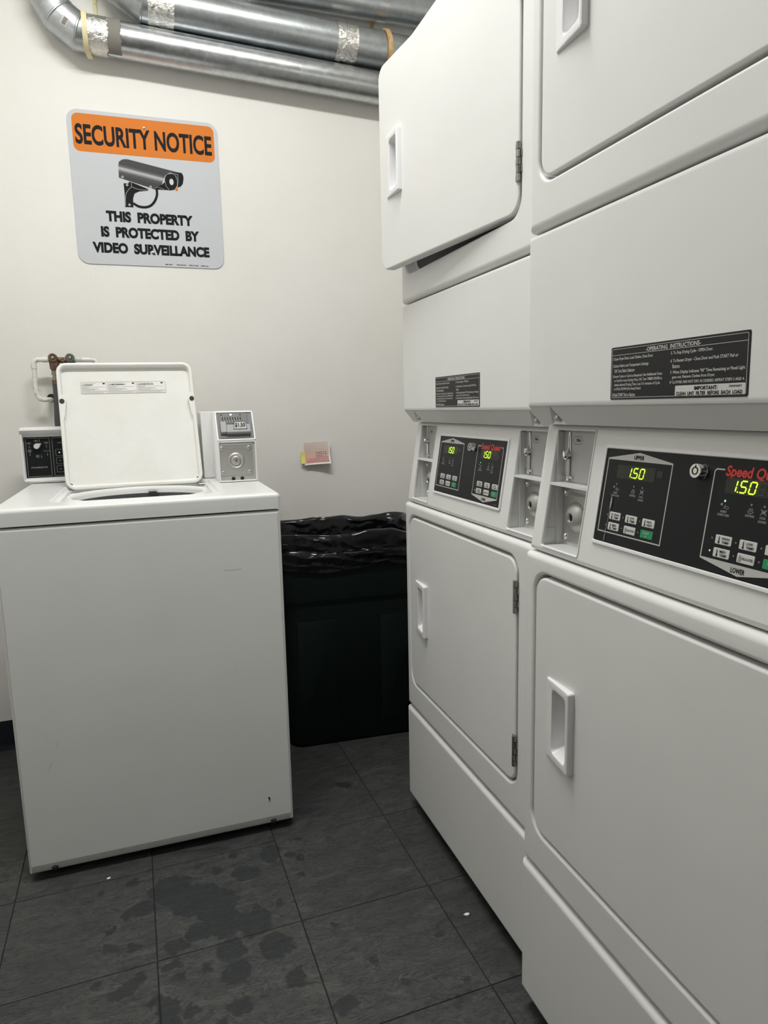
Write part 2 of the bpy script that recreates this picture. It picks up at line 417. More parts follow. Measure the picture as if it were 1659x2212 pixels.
def make_dryer():
    root = empty('stacked_dryer')
    # cabinet behind the fronts
    simple('cabinet', lambda b: b.bevel_slab(lambda a, c, h: (a, .05-h, c), (0, WD, .046, 1.972, .004), .65, .004, 2), 'dryer_enamel', root)
    for a in (.05, WD-.05):
        for y in (.10, .64):
            simple('leveling_leg', lambda b: b.lathe((a, y, 0), (0, 0, 1), [(0, .022), (.008, .022), (.012, .008), (.05, .008)], 14, True, True), 'foot_rubber', root)
    # kick panel
    simple('kick_panel', lambda b: b.bevel_slab(lambda a, c, h: (a, -.003-h, c), (0, WD, .042, .306, .003), .05, .011, 4), 'dryer_enamel', root, wn=True)
    # lower front with door recess
    def lowf(b): b.bevel_slab(front, (0, WD, .3125, .8765, .005), .05, .010, 4, hole=(.0285, .598, .383, .847, .036), lip=.006, depth=.026)
    simple('lower_front_panel', lowf, 'dryer_enamel', root, wn=True)
    for (q0, q1) in ((.383, .847), (1.450, 1.918)):  # dark plate: door seal plus recess shadow put into the colour
        simple('seal_shade_plate', lambda b: b.poly([front(a, c, -.0256) for a, c in rrect(.046, .580, q0+.010, q1-.018, .03)]), 'seal_shade', root, smooth=False)
    door(root, .3885, .8415, .6115, (.770, .461), 'lower')
    # upper front
    def upf(b):
        b.bevel_slab(front, (0, WD, 1.384, 1.976, .005), .05, .013, 5, hole=(.0285, .598, 1.450, 1.918, .036), lip=.005, depth=.026)
    simple('upper_front_panel', upf, 'dryer_enamel', root, wn=True)
    door(root, 1.4555, 1.9125, 1.6815, (1.5375, 1.83), 'upper')
    # access panel with chamfered lower edge and bolt notches
    b = MB()
    z1, zf, zb, bb = 1.3805, 1.1145, 1.0875, .024
    f = lambda a, c, h: (a, -h, c)
    R = lambda rc, h: [f(a, c, h) for a, c in rrect(*rc)]
    rect = (0, WD, zf, z1, .003)
    b.strip([R(rect, -.05), R(rect, -.009), R(grow(rect, -.0027), -.0027), R(grow(rect, -.009), 0)], False, True)
    e = .013
    top = lambda a: (a, .0010, zf+.006)
    am = [.061, WD-.061]
    A0, A1 = 0.0, WD
    Tp = [(A0, .0075, zf+.002)]+[(a, .0035, zf+.0035) for a in am]+[(A1, .0075, zf+.002)]
    b.poly([(A0, .009, zf+.009), (A0, .004, zf+.003), (e, bb, zb), (e, .05, zb), (0, .05, zf)])
    b.poly([(A1, .009, zf+.009), (A1, .05, zf), (A1-e, .05, zb), (A1-e, bb, zb), (A1, .004, zf+.003)])
    b.poly([(0, .004, zf+.003), (0, .009, zf+.009), (.009, 0, zf+.009), (WD-.009, 0, zf+.009), (WD, .009, zf+.009), (WD, .004, zf+.003)][::-1])
    yT, zT = .004, zf+.003
    segs = [(0, e)]; last_t = 0; last_b = e
    w_ = .020
    for a in am:
        b.poly([(last_t, yT, zT), (a, yT, zT), (a-w_, bb, zb), (last_b, bb, zb)])
        I = (a, bb-.001, zf-.004)
        b.add([(a, yT, zT), (a-w_, bb, zb), I, (a+w_, bb, zb)], [(0, 2, 1), (0, 3, 2), (1, 2, 3)])
        last_t, last_b = a, a+w_
    b.poly([(last_t, yT, zT), (WD, yT, zT), (WD-e, bb, zb), (last_b, bb, zb)])
    b.poly([(e, bb, zb), (WD-e, bb, zb), (WD-e, .05, zb), (e, .05, zb)])
    ap = b.build('access_panel', 'dryer_enamel', root, sharp=32, wn=True)
    for a in am:
        b = MB(); b.lathe((a, bb-.001, zb+.011), (0, -1, 0), [(0, .0068), (.002, .0068), (.002, .005), (.006, .0048), (.0072, .003)], 12)
        b.build('bolt', 'brushed_steel', ap, sharp=30)
    # instruction label
    la = (.2175, .443, 1.124, 1.192, .0025)
    b = MB(); b.bevel_slab(front, la, 0, .0003, 1)
    for i in range(len(b.v)): b.v[i] = (b.v[i][0], b.v[i][1]-.0006, b.v[i][2])
    lab = b.build('instruction_label', 'label_black', root, smooth=False)
    lab['label'] = 'black label with white operating instructions'
    b = MB(); H = .0009
    lx = lambda t: .2175+.2255*t; lz = lambda t: 1.124+.068*t
    b.line(front, [(p[0], p[1]) for p in rrect(lx(.012), lx(.988), lz(.04), lz(.96), .0018)], .0005, H, True)
    b.line(front, [(lx(.012), lz(.845)), (lx(.988), lz(.845))], .0005, H)
    T = lambda s, x0, x1, y0, y1, bold=.012: b.text(front, s, (lx(x0), lx(x1), lz(y0), lz(y1)), H, bold)
    T('-OPERATING  INSTRUCTIONS-', .30, .70, .86, .935, .02)
    T('1.Open Dryer Door, Load Clothes, Close Door.', .022, .36, .735, .805)
    T('2.Select Fabric and Temperature Settings', .022, .325, .60, .67)
    T('OR Turn Fabric Selector.', .035, .215, .515, .58)
    T('3.Insert Coins or Card as Required. Use Additional Coins', .022, .435, .405, .47)
    T('or Card for more Drying Time, OR, Turn TIMER KNOB to', .035, .435, .325, .39)
    T('obtain desired Drying Time. Last 3-5 minutes of Cycle', .035, .42, .245, .31)
    T('is COOL-DOWN (No Heat) Period.', .035, .27, .165, .23)
    T('4.Push START Pad or Button.', .022, .225, .06, .125)
    T('5. To Stop Drying Cycle - OPEN Door.', .495, .78, .735, .805)
    T('6. To Restart Dryer - Close Door and Push START Pad or', .495, .935, .60, .67)
    T('Button.', .51, .565, .515, .58)
    T('7. When Display Indicates "00" Time Remaining or Panel Light', .495, .978, .405, .475)
    T('goes out, Remove Clothes from Dryer.', .51, .80, .325, .39)
    T('IF CLOTHES ARE NOT DRY AS DESIRED, REPEAT STEPS 3 AND 4.', .495, .978, .245, .30)
    b.build('lettering', 'print_white', lab, smooth=False)
    b = MB(); b.poly2(front, rrect(lx(.535), lx(.985), lz(.035), lz(.215), .0015), H)
    tp = b.build('lint_notice', 'key_white', lab, smooth=False)
    b = MB(); H2 = H+.0003
    b.text(front, 'IMPORTANT:', (lx(.67), lx(.82), lz(.13), lz(.195)), H2, .03)
    b.text(front, '500496R7', (lx(.89), lx(.965), lz(.155), lz(.19)), H2, .01)
    b.text(front, 'CLEAN  LINT  FILTER  BEFORE  EACH  LOAD', (lx(.545), lx(.97), lz(.05), lz(.11)), H2, .03)
    b.build('lettering', 'print_black', lab, smooth=False)
    # ------------ control fascia
    VT = .2075
    S1, S2 = (.036, .136), (.538, .638); V0, V1 = .008, .198
    b = MB(); bv = .0075
    out = (0, WD, -.0035, VT, .006)
    R = lambda rc, h: [ctl(a, c, h) for a, c in rrect(*rc)]
    rings = [R(out, -.035)]
    for i in range(5):
        t = math.pi/2*i/4; rings.append(R(grow(out, -bv*(1-math.cos(t))), -bv*(1-math.sin(t))))
    i0 = (bv, WD-bv, -.0035+bv, VT-bv)
    rings[-1] = R((i0[0], i0[1], i0[2], i0[3], 1e-5), 0)
    b.strip(rings)
    al = [i0[0], S1[0], S1[1], S2[0], S2[1], i0[1]]; vl = [i0[2], V0, V1, i0[3]]
    for i in range(5):
        for j in range(3):
            if j == 1 and i in (1, 3): continue
            b.poly([ctl(al[i], vl[j], 0), ctl(al[i+1], vl[j], 0), ctl(al[i+1], vl[j+1], 0), ctl(al[i], vl[j+1], 0)])
    cp = b.build('control_fascia', 'dryer_enamel', root, wn=True)
    BP = .049                                        # vertical back plate of the coin pockets
    for (a0, a1) in (S1, S2):
        b = MB(); q0, q1 = ctl(0, V0, 0), ctl(0, V1, 0); zt, zl = q1[2]+.001, q0[2]
        b.poly([(a0, BP, zl), (a1, BP, zl), (a1, BP, zt), (a0, BP, zt)])
        b.poly([(a0, q0[1], zl), (a0, BP, zl), (a0, BP, zt), (a0, q1[1], zt)])
        b.poly([(a1, q0[1], zl), (a1, q1[1], zt), (a1, BP, zt), (a1, BP, zl)])
        b.poly([(a0, q0[1], zl), (a1, q0[1], zl), (a1, BP, zl), (a0, BP, zl)])
        b.poly([(a0, q1[1], zt), (a0, BP, zt), (a1, BP, zt), (a1, q1[1], zt)])
        cpk = b.build('coin_compartment', 'slot_liner', root, smooth=False)
        # rolled rim
        b = MB(); h0 = (a0, a1, V0, V1, .003)
        b.strip([R(grow(h0, .0025), 0), R(grow(h0, .0018), .0016), R(grow(h0, .0004), .0016), R(grow(h0, -.0008), 0), R(grow(h0, -.0008), -.004)])
        b.build('rim', 'white_plastic', cpk, sharp=30)
        # shelf
        qs = ctl(0, .1105, 0)
        simple('shelf', lambda b: b.box(a0, a1, qs[1]-.001, BP, qs[2]-.0022, qs[2]+.0018), 'white_plastic', cpk, smooth=False)
        # lower trim plate with two screws on the left cheek
        b = MB(); b.poly([(a0+.0006, ctl(0, .036, 0)[1]+.003, ctl(0, .036, 0)[2]), (a0+.0006, ctl(0, .012, 0)[1]+.003, ctl(0, .012, 0)[2]), (a0+.0006, BP-.016, ctl(0, .012, 0)[2]), (a0+.0006, BP-.016, ctl(0, .036, 0)[2])][::-1])
        for k in range(2): b.lathe((a0+.0006, .020+k*.008, .905), (1, 0, 0), [(0, .0012), (.0006, .0010)], 8)
        b.build('cheek_plate', 'slot_liner', cpk, smooth=False)
        # vertical step of folded metal on the left cheek
        simple('cheek_fold', lambda b: b.box(a0, a0+.003, BP-.013, BP, zl, zt-.004), 'slot_liner', cpk, smooth=False)
        bk = lambda a, c, h: (a0-.036+a, BP-h, c)
        # upper plate: coin chute
        zs = qs[2]
        b = MB(); b.bevel_slab(bk, (.0415, .135, zs+.003, zt-.0015, .004), 0, .0008, 1)
        for i in range(len(b.v)): b.v[i] = (b.v[i][0], b.v[i][1]-.002, b.v[i][2])
        up = b.build('coin_chute_plate', 'grey_plate', cpk, sharp=30)
        b = MB()
        b.line(bk, [(.0585, 1.0725), (.057, 1.0745), (.0555, 1.0725), (.0555, 1.052), (.0535, 1.047)], .0014, .004)
        b.line(bk, [(.0585, 1.0725), (.0598, 1.052), (.060, 1.044), (.058, 1.042)], .0014, .004)
        b.tube([bk(.0555, 1.052, .003), bk(.0555, 1.0725, .003), bk(.057, 1.0745, .003), bk(.0585, 1.0725, .003), bk(.0598, 1.052, .003), bk(.0602, 1.043, .003)], .0012, 8)
        b.lathe(bk(.056, 1.0385, .001), (-.25, -1, 0), [(0, .004), (.006, .004), (.006, .0075), (.009, .0085), (.012, .0072), (.0132, .003)], 18, True)
        b.tube([bk(.0545, 1.032, .004), bk(.0545, 1.004, .004)], .0022, 10)
        b.tube([bk(.058, 1.032, .004), bk(.058, 1.004, .004)], .0016, 10)
        b.tube([bk(.040, 1.0035, .005), bk(.064, 1.0035, .005)], .0019, 10)
        b.lathe(bk(.0655, 1.0035, .005), (1, 0, 0), [(-.003, .002), (-.002, .003), (.001, .003), (.002, .001)], 10, True)
        b.lathe(bk(.0555, .9985, .005), (0, 0, 1), [(-.002, .001), (0, .0025), (.004, .003), (.006, .002)], 10, True)
        b.build('coin_slide', 'chrome', cpk, sharp=35)
        b = MB(); b.poly2(bk, [(.056, 1.0535), (.0588, 1.0535), (.0578, 1.0725), (.0563, 1.0725)], .0029)
        b.line(bk, [(.0665, 1.0625), (.0705, 1.0685), (.0875, 1.0685), (.0915, 1.0625), (.0875, 1.0565), (.0705, 1.0565)], .0005, .0030, True)
        b.text(bk, '25\u00a2', (.0745, .0845, 1.0598, 1.0652), .0030, .03)
        b.build('chute_print', 'print_black', cpk, smooth=False)
        # lower plate: lock
        b = MB(); b.bevel_slab(bk, (.0405, .1345, zl+.006, zs-.004, .005), 0, .0008, 1)
        for i in range(len(b.v)): b.v[i] = (b.v[i][0], b.v[i][1]-.002, b.v[i][2])
        b.build('lock_plate', 'brushed_steel', cpk, sharp=30)
        b = MB(); b.lathe(bk(.0765, .940, .002), (0, -1, 0), [(0, .025), (.003, .0235), (.008, .018), (.0115, .0125), (.012, .0075), (.0095, .0065), (.0095, .0001)], 24)
        b.build('lock_dome', 'brushed_steel', cpk, sharp=50)
        b = MB(); b.disc2(lambda a, c, h: bk(.0765+a, .940+c, h), 0, 0, .0032, .0122, 14, .0058); b.build('keyhole', 'print_black', cpk, smooth=False)
        for (aa, cc) in ((.047, .9765), (.047, .904), (.1265, .9765), (.1265, .904)):
            b = MB(); b.lathe(bk(aa, cc, .002), (0, -1, 0), [(0, .0062), (.002, .0058), (.0036, .0035), (.004, .0005)], 14)
            b.build('plate_bolt', 'chrome', cpk, sharp=60)
        b = MB(); b.text(bk, 'GREENWALD', (.0565, .117, .9735, .9795), .0031, .01); b.build('embossed_name', 'grey_plate', cpk, smooth=False)
    # ------------ control panel bezel and print
    b = MB(); o = (.166, .504, .036, .180, .005); i_ = (.1705, .4985, .0415, .1745, .002)
    b.strip([R(o, -.001), R(o, .002), R(grow(o, -.0012), .0032), R(grow(i_, .001), .0032), R(i_, .0024), R(i_, .0012)])
    bz = b.build('control_panel', 'white_plastic', root, sharp=30)
    b = MB(); b.poly([ctl(a, c, .0014) for a, c in rrect(*i_)]); b.build('overlay', 'panel_black', bz, smooth=False)
    h1, h2, h3 = .0017, .0021, .0025
    lw = .0017
    P_ = lambda mb, nm, mt: mb.build(nm, mt, bz, smooth=False)
    # UPPER outline with arrow on top
    sil = MB(); sil.line(ctl, [(.177, .1595), (.177, .0565), (.304, .0565), (.304, .1595)], lw, h1)
    sil.poly2(ctl, [(.1762, .1595), (.3048, .1595), (.3048, .1615), (.2405, .1715), (.1762, .1615)], h1); P_(sil, 'outline_print', 'print_silver')
    blk = MB(); blk.text(ctl, 'UPPER', (.2305, .2505, .1618, .1676), h2, .02); P_(blk, 'unit_name', 'print_black')
    # LOWER outline with arrow below
    sil = MB(); sil.line(ctl, [(.3875, .1607), (.3755, .1607), (.3730, .158), (.3730, .0565)], lw, h1)
    sil.line(ctl, [(.4745, .1607), (.4825, .1607), (.485, .158), (.485, .0565)], lw, h1)
    sil.poly2(ctl, [(.3722, .0575), (.3722, .0555), (.429, .0448), (.4858, .0555), (.4858, .0575)], h1); P_(sil, 'outline_print', 'print_silver')
    blk = MB(); blk.text(ctl, 'LOWER', (.4195, .4385, .0480, .0540), h2, .02); P_(blk, 'unit_name', 'print_black')
    red = MB(); red.text(ctl, 'Speed Queen', (.3895, .4725, .1500, .1662), h1, .032, 3, .12)
    red.build('brand_lettering', 'print_red', bz, smooth=False)
    seg7 = {'a': ((0, 1), (1, 1)), 'b': ((1, 1), (1, .5)), 'c': ((1, .5), (1, 0)), 'd': ((0, 0), (1, 0)), 'e': ((0, .5), (0, 0)), 'f': ((0, 1), (0, .5)), 'g': ((0, .5), (1, .5))}
    digs = {'1': 'bc', '5': 'afgcd', '0': 'abcdef', '8': 'abcdefg'}
    def digit(mb, ch, a, v, w_, hh, th, hz):
        for s_ in digs[ch]:
            (x0, y0), (x1, y1) = seg7[s_]
            P0 = (a+x0*w_+y0*hh*.16, v+y0*hh); P1 = (a+x1*w_+y1*hh*.16, v+y1*hh)
            dx, dy = P1[0]-P0[0], P1[1]-P0[1]; k = .09
            mb.line(ctl, [(P0[0]+dx*k, P0[1]+dy*k), (P1[0]-dx*k, P1[1]-dy*k)], th, hz)
    def led_at(a, v, r, on):
        b = MB(); b.disc2(ctl, a, v, r, .0022 if on else h1, 10); P_(b, 'indicator', 'led_green' if on else 'led_off')
    for (ox, led) in ((0, False), (.193, True)):
        d0 = .199+ox
        disp = MB(); disp.poly2(ctl, rrect(d0, d0+.0765, .1345, .1530, .0008), h1); P_(disp, 'display', 'display_glass')
        if not led:
            disp = MB(); disp.poly2(ctl, rrect(d0+.0795, d0+.090, .1415, .1500, .0008), h1); P_(disp, 'sensor_window', 'display_glass')
        x = d0+.0205 if not led else d0+.0065
        dig = MB()
        digit(dig, '1', x, .1370, .0085, .0130, .0015, h3)
        dig.disc2(ctl, x+.0120, .1373, .0009, h3, 8)
        digit(dig, '5', x+.0140, .1370, .0080, .0130, .0015, h3)
        digit(dig, '0', x+.0265, .1370, .0080, .0130, .0015, h3)
        P_(dig, 'price_digits', 'led_digit')
        if led:
            gho = MB()
            for k in range(3): digit(gho, '8', x+.039+k*.0125, .1370, .0080, .0130, .0009, h2)
            P_(gho, 'unlit_digits', 'ghost_digit')
        x0 = .2025+ox
        for k, dx in enumerate((0, .036, .053)): led_at(x0+dx, .1255, .0014, led and k == 0)
        dim = MB()
        dim.line(ctl, [(x0-.006, .1205), (x0-.004, .1222), (x0-.0035, .1195)], .0012, h1)
        dim.line(ctl, [(x0+.0015, .1215), (x0-.0012, .1165)], .0005, h1)
        dim.line(ctl, [(p[0], p[1]) for p in rrect(x0+.001, x0+.0058, .1168, .1192, .0004, 1)], .0005, h1, True)
        dim.text(ctl, 'INSERT', (x0-.0045, x0+.0045, .1118, .1145), h1, .02)
        dim.text(ctl, 'COINS/ CARD', (x0-.0085, x0+.0085, .1080, .1107), h1, .02)
        P_(dim, 'insert_icon', 'print_grey')
        for dx in (.036, .053):
            dim = MB()
            for k in range(3):
                xx = x0+dx-.002+k*.002
                dim.line(ctl, [(xx, .1218), (xx+.0006, .1205), (xx-.0004, .1192), (xx+.0003, .1178)], .0006, h1)
            if dx < .04:
                dim.line(ctl, [(x0+.032, .1185), (x0+.034, .1160), (x0+.038, .1160), (x0+.040, .1185)], .0006, h1)
                dim.text(ctl, 'DRYING', (x0+.030, x0+.042, .1118, .1145), h1, .02); P_(dim, 'drying_icon', 'print_grey')
            else:
                dim.line(ctl, [(x0+.049, .1225), (x0+.057, .1160)], .0006, h1); dim.line(ctl, [(x0+.057, .1225), (x0+.049, .1160)], .0006, h1)
                dim.text(ctl, 'COOL', (x0+.049, x0+.057, .1118, .1145), h1, .02)
                dim.text(ctl, 'DOWN', (x0+.048, x0+.058, .1075, .1103), h1, .02); P_(dim, 'cool_down_icon', 'print_grey')
        xs = (.1975+ox, .2315+ox, .2655+ox)
        for r_, v0 in enumerate((.0755, .0605)):
            for k, x in enumerate(xs):
                green = r_ == 1 and k == 2
                kb = MB(); kb.bevel_slab(ctl, (x, x+.0235, v0, v0+.0108, .0016), 0, .0004, 1)
                n_ = Vector((0, -CDZ, CDB))*.0019
                kb.v = [tuple(Vector(p_)+n_) for p_ in kb.v]
                kb.build('button', 'key_green' if green else 'key_white', bz, smooth=False)
                led_at(x-.0048, v0+.0058, .0012, led and r_ == 1 and k == 0)
                names = (('HIGH', 'TEMP'), ('LOW', 'TEMP'), ('NO', 'HEAT')) if r_ == 0 else (('MED', 'TEMP'), ('DELICATES',), ('START',))
                nmz = names[k]; blk = MB()
                if green:
                    blk.text(ctl, 'START', (x+.0065, x+.0175, v0+.0055, v0+.0085), h3, .01); blk.disc2(ctl, x+.012, v0+.0030, .0011, h3, 10)
                elif len(nmz) == 2:
                    for q_, s_ in enumerate(nmz): blk.text(ctl, s_, (x+.010, x+.0205 if len(s_) == 4 else x+.0185, v0+.0060-q_*.0042, v0+.0088-q_*.0042), h3, .02)
                    blk.line(ctl, [(x+.006, v0+.0025), (x+.006, v0+.0090)], .0010, h3); blk.disc2(ctl, x+.006, v0+.0024, .0012, h3, 8)
                else:
                    blk.text(ctl, nmz[0], (x+.0070, x+.0218, v0+.0040, v0+.0068), h3, .02)
                    blk.line(ctl, [(x+.0045, v0+.0085), (x+.0028, v0+.002), (x+.0060, v0+.002), (x+.0045, v0+.0085)], .0005, h3)
                P_(blk, 'button_lettering', 'print_silver' if green else 'print_black')
    b = MB(); nrm = (0, -CDZ, CDB)
    b.lathe(ctl(.354, .1555, .001), nrm, [(0, .0098), (.002, .0098), (.003, .0092), (.0105, .0090), (.012, .0084), (.012, .0001)], 28)
    b.build('key_switch', 'chrome', bz, sharp=30)
    b = MB(); f = lambda a, c, h: ctl(.354+a, .1555+c, h)
    b.line(f, [(.0042*math.cos(t), .0042*math.sin(t)) for t in [2*math.pi*k/20 for k in range(20)]], .0013, .0134, True)
    b.line(f, [(0, .0035), (0, .0070)], .0014, .0134)
    b.build('key_slot', 'print_black', bz, smooth=False)
    b = MB(); b.text(ctl, '514508', (.474, .487, .0447, .0470), h1, .01); b.build('part_number', 'print_dim', bz, smooth=False)
    return root
R90 = -math.pi/2
dr = make_dryer()
dr.location = (-.0408, 0, 0); dr.rotation_euler.z = R90-.0019
tag(dr, 'nearer white stacked coin dryer, cut off by the right edge, both doors closed', 'dryer', 'white stacked coin dryers along the right')
df = copy_tree(dr)
df.location = (.0044, .6963, -.0073); df.rotation_euler.z = R90-.0033
tag(df, 'farther white stacked coin dryer with its upper door ajar, beside the bin', 'dryer')
for o in list(df.children):
    if o.name.startswith('door') and o.children:
        zs = [v.co.z for v in o.data.vertices]
        if min(zs) > 1: o.rotation_euler.z = math.radians(6.5)
    if o.name.startswith('leveling_leg'):
        o.location.z = .0073
        o.scale.z = .8
# thin grey streak on the near control overlay
b = MB()
cpn = [o for o in dr.children if o.name.startswith('control_panel')][0]
b.poly2(ctl, [(.1975, .1085), (.1992, .105), (.1998, .098), (.1985, .0905), (.1975, .0890), (.1965, .0905), (.1962, .098), (.1968, .105)], .0028)
b.line(ctl, [(.1975, .0890), (.1965, .074), (.1955, .060), (.1945, .0445)], .0007, .0028)
b.line(ctl, [(.1962, .072), (.1940, .046), (.1945, .0435)], .0006, .0028)
b.build('grey_streak', 'print_grey', cpn, smooth=False)

# ------------------------------------------------------------------ washer
WX, WF = -.977, .7007
ws = empty('washing_machine', (WX, WF, 0)); OW = (WX, WF, 0)
tag(ws, 'white top load coin washing machine with its lid standing open', 'washer')
WW = .648
def wfront(a, c, h): return (WX+a, WF-h, c)
b = MB()
rect = (0, WW, .017, .8695, .004)
R = lambda rc, h: [wfront(a, c, h) for a, c in rrect(*rc)]
def chin(pts):   # the lower edge folds back
    o = []
    for (x, y, z) in pts:
        if z < .045 and y < WF+.02: y += (.045-z)*.45
        o.append((x, y, z))
    return o
rings = [R(rect, -.68)]
for i in range(5):
    t = math.pi/2*i/4; rings.append(R(grow(rect, -.007*(1-math.cos(t))), -.007*(1-math.sin(t))))
cut = R((.008, WW-.008, .045, .8615, .0005), 0)
rings = [rings[0]]+[chin(r) for r in rings[1:]]+[cut]
b.strip(rings, True, True)
cb = b.build('cabinet', 'washer_enamel', ws, OW, wn=True)
for a in (.058, WW-.055):
    b = MB(); b.lathe(wfront(a, .029, -.0065), (0, -1, .35), [(0, .0075), (.0012, .007)], 12); nb = b.build('screw_notch', 'dark_gap', cb, OW)
    b = MB(); b.lathe(wfront(a, .031, -.006), (0, -1, .2), [(0, .0045), (.002, .0042), (.003, .002)], 10); b.build('screw', 'bronze', cb, OW)
b = MB(); b.line(wfront, [(.582, .102), (.585, .094)], .004, .0006); b.line(wfront, [(.5835, .0915), (.584, .089)], .003, .0006)
b.build('paint_chip', 'dark_gap', cb, OW, smooth=False)
b = MB(); b.line(wfront, [(.50, .728), (.5305, .7275), (.545, .7285)], .0007, .0006); b.line(wfront, [(.075, .30), (.065, .28)], .0006, .0006); b.line(wfront, [(.09, .34), (.093, .352)], .0006, .0006)
b.build('scratch', 'print_grey', cb, OW, smooth=False)
for a in (.05, WW-.05):
    for y in (.06, .62):
        simple('foot', lambda b: b.lathe((WX+a, WF+y, 0), (0, 0, 1), [(0, .02), (.010, .02), (.012, .008), (.03, .008)], 12, True, True), 'foot_rubber', ws, org=OW)
# top with lid well and tub mouth
def wtop(a, c, h): return (WX+a, WF+c, .9140+h)
b = MB()
orect = (-.002, WW+.002, -.0015, .675, .010)
def dense(rc, m_=14):      # rounded rectangle with subdivided straight edges
    P = rrect(*rc); o = []
    for i in range(len(P)):
        o.append(P[i]); a, c = P[i], P[(i+1) % len(P)]
        if i % 7 == 6: o += [(a[0]+(c[0]-a[0])*k/m_, a[1]+(c[1]-a[1])*k/m_) for k in range(1, m_)]
    return o
RT = lambda rc, h: [wtop(a, c, h) for a, c in dense(rc)]
well = (.1145, .5115, .080, .450, .030)
rings = [RT(orect, -.0405), RT(orect, -.030)]
for i in range(5):
    t = math.pi/2*i/4; rings.append(RT(grow(orect, -.011*(1-math.cos(t))), -.011*(1-math.sin(t))))
for i in range(4):
    t = math.pi/2*i/3; rings.append(RT(grow(well, .006*(1-math.sin(t))), -.006*(1-math.cos(t))))
rings += [RT(grow(well, -.004), -.010), RT(grow(well, -.010), -.012), RT(grow(well, -.012), -.019)]
ell = lambda sx, sy, h: [wtop(.3125+sx*math.cos(t), .245+sy*math.sin(t), h) for t in [math.atan2((c-.245)/.16, (a-.3125)/.18) for a, c in dense(grow(well, -.012))]]
rings += [ell(.1845, .169, -.0192), ell(.183, .167, -.0130), ell(.180, .164, -.0090), ell(.176, .160, -.0070), ell(.171, .155, -.0085), ell(.1685, .1525, -.0125), ell(.168, .152, -.0165), ell(.170, .154, -.026)]
b.strip(rings, True, False)
tp = b.build('top_panel', 'washer_enamel', ws, OW, wn=True)
b = MB(); b.strip([ell(.1705, .1545, -.026), ell(.19, .17, -.06), ell(.19, .17, -.40)], False, True); b.build('tub', 'drum_dark', ws, OW)
b = MB(); b.lathe((WX+.3125, WF+.245, .53), (0, 0, 1), [(0, .13), (.02, .09), (.06, .055), (.20, .045), (.26, .035), (.27, .01)], 20); b.build('agitator', 'drum_dark', ws, OW)
b = MB(); b.box(-.640, -.618, WF+.384, WF+.394, .880, .8920); b.build('lid_switch', 'dark_gap', ws, OW)
# open lid
LE1 = Vector((1, 0, 0)); LE2 = Vector((0, .10, .357)).normalized(); LN = LE1.cross(LE2)   # LN faces the viewer
LO = Vector((-.8617, 1.128, .9065))
tw = -.022
def lid(a, c, h):
    a_, c_ = a-.19, c
    x = a_*math.cos(tw)+c_*math.sin(tw)*1.0+.19; y = c_*math.cos(tw)-a_*math.sin(tw)*.25
    return tuple(LO+LE1*x+LE2*y+LN*h)
def notch(pts):   # the side flange steps in where the bumpers sit, and stays wider below them
    return pts
b = MB()
lr = (0, .381, 0, .375, .028)
RL = lambda rc, h: [lid(a, c, h) for a, c in rrect(*rc, k=8)]
rings = [RL(grow(lr, -.001), -.019), RL(lr, -.016), RL(lr, 0), RL(grow(lr, -.0015), .0025), RL(grow(lr, -.006), .0035), RL(grow(lr, -.0095), .0015), RL(grow(lr, -.0105), -.004), RL(grow(lr, -.0125), -.012), RL(grow(lr, -.018), -.0135)]
b.strip(rings, True, True)
ld = b.build('lid', 'lid_enamel', ws, OW, wn=True)
for (a, sg) in ((.0085, 1), (.3725, -1)):
    b = MB()     # bumper boss, tapering into the flange below
    pr = [(a-sg*.004, .282), (a+sg*.004, .279), (a+sg*.010, .270), (a+sg*.0115, .261), (a+sg*.0100, .250), (a+sg*.0085, .240), (a+sg*.006, .220), (a+sg*.002, .206), (a-sg*.004, .200)]
    if sg < 0: pr = pr[::-1]
    b.strip([[lid(p_[0], p_[1], -.012) for p_ in pr[::-1]], [lid(p_[0], p_[1], .0028) for p_ in pr[::-1]]], True, True)
    b.build('bumper_boss', 'lid_enamel', ld, OW, sharp=30)
    b = MB(); b.lathe(lid(a+sg*.001, .260, .002), LN, [(0, .0068), (.003, .0068), (.0045, .005)], 18); b.build('bumper', 'foot_rubber', ld, OW, sharp=40)
    b = MB(); b.lathe(lid(.0145 if sg > 0 else .3665, .016, -.004), LN, [(0, .0045), (.0055, .0042), (.006, .0030), (.003, .0028), (.003, .0001)], 12); b.build('hinge_screw', 'hinge_steel', ld, OW, sharp=30)
# hinge stubs
for x in (.004, .377):
    b = MB(); b.tube([Vector(lid(x-.010, -.006, -.008)), Vector(lid(x+.010, -.006, -.008))], .0065, 10); b.build('hinge_pin', 'hinge_steel', ws, OW)
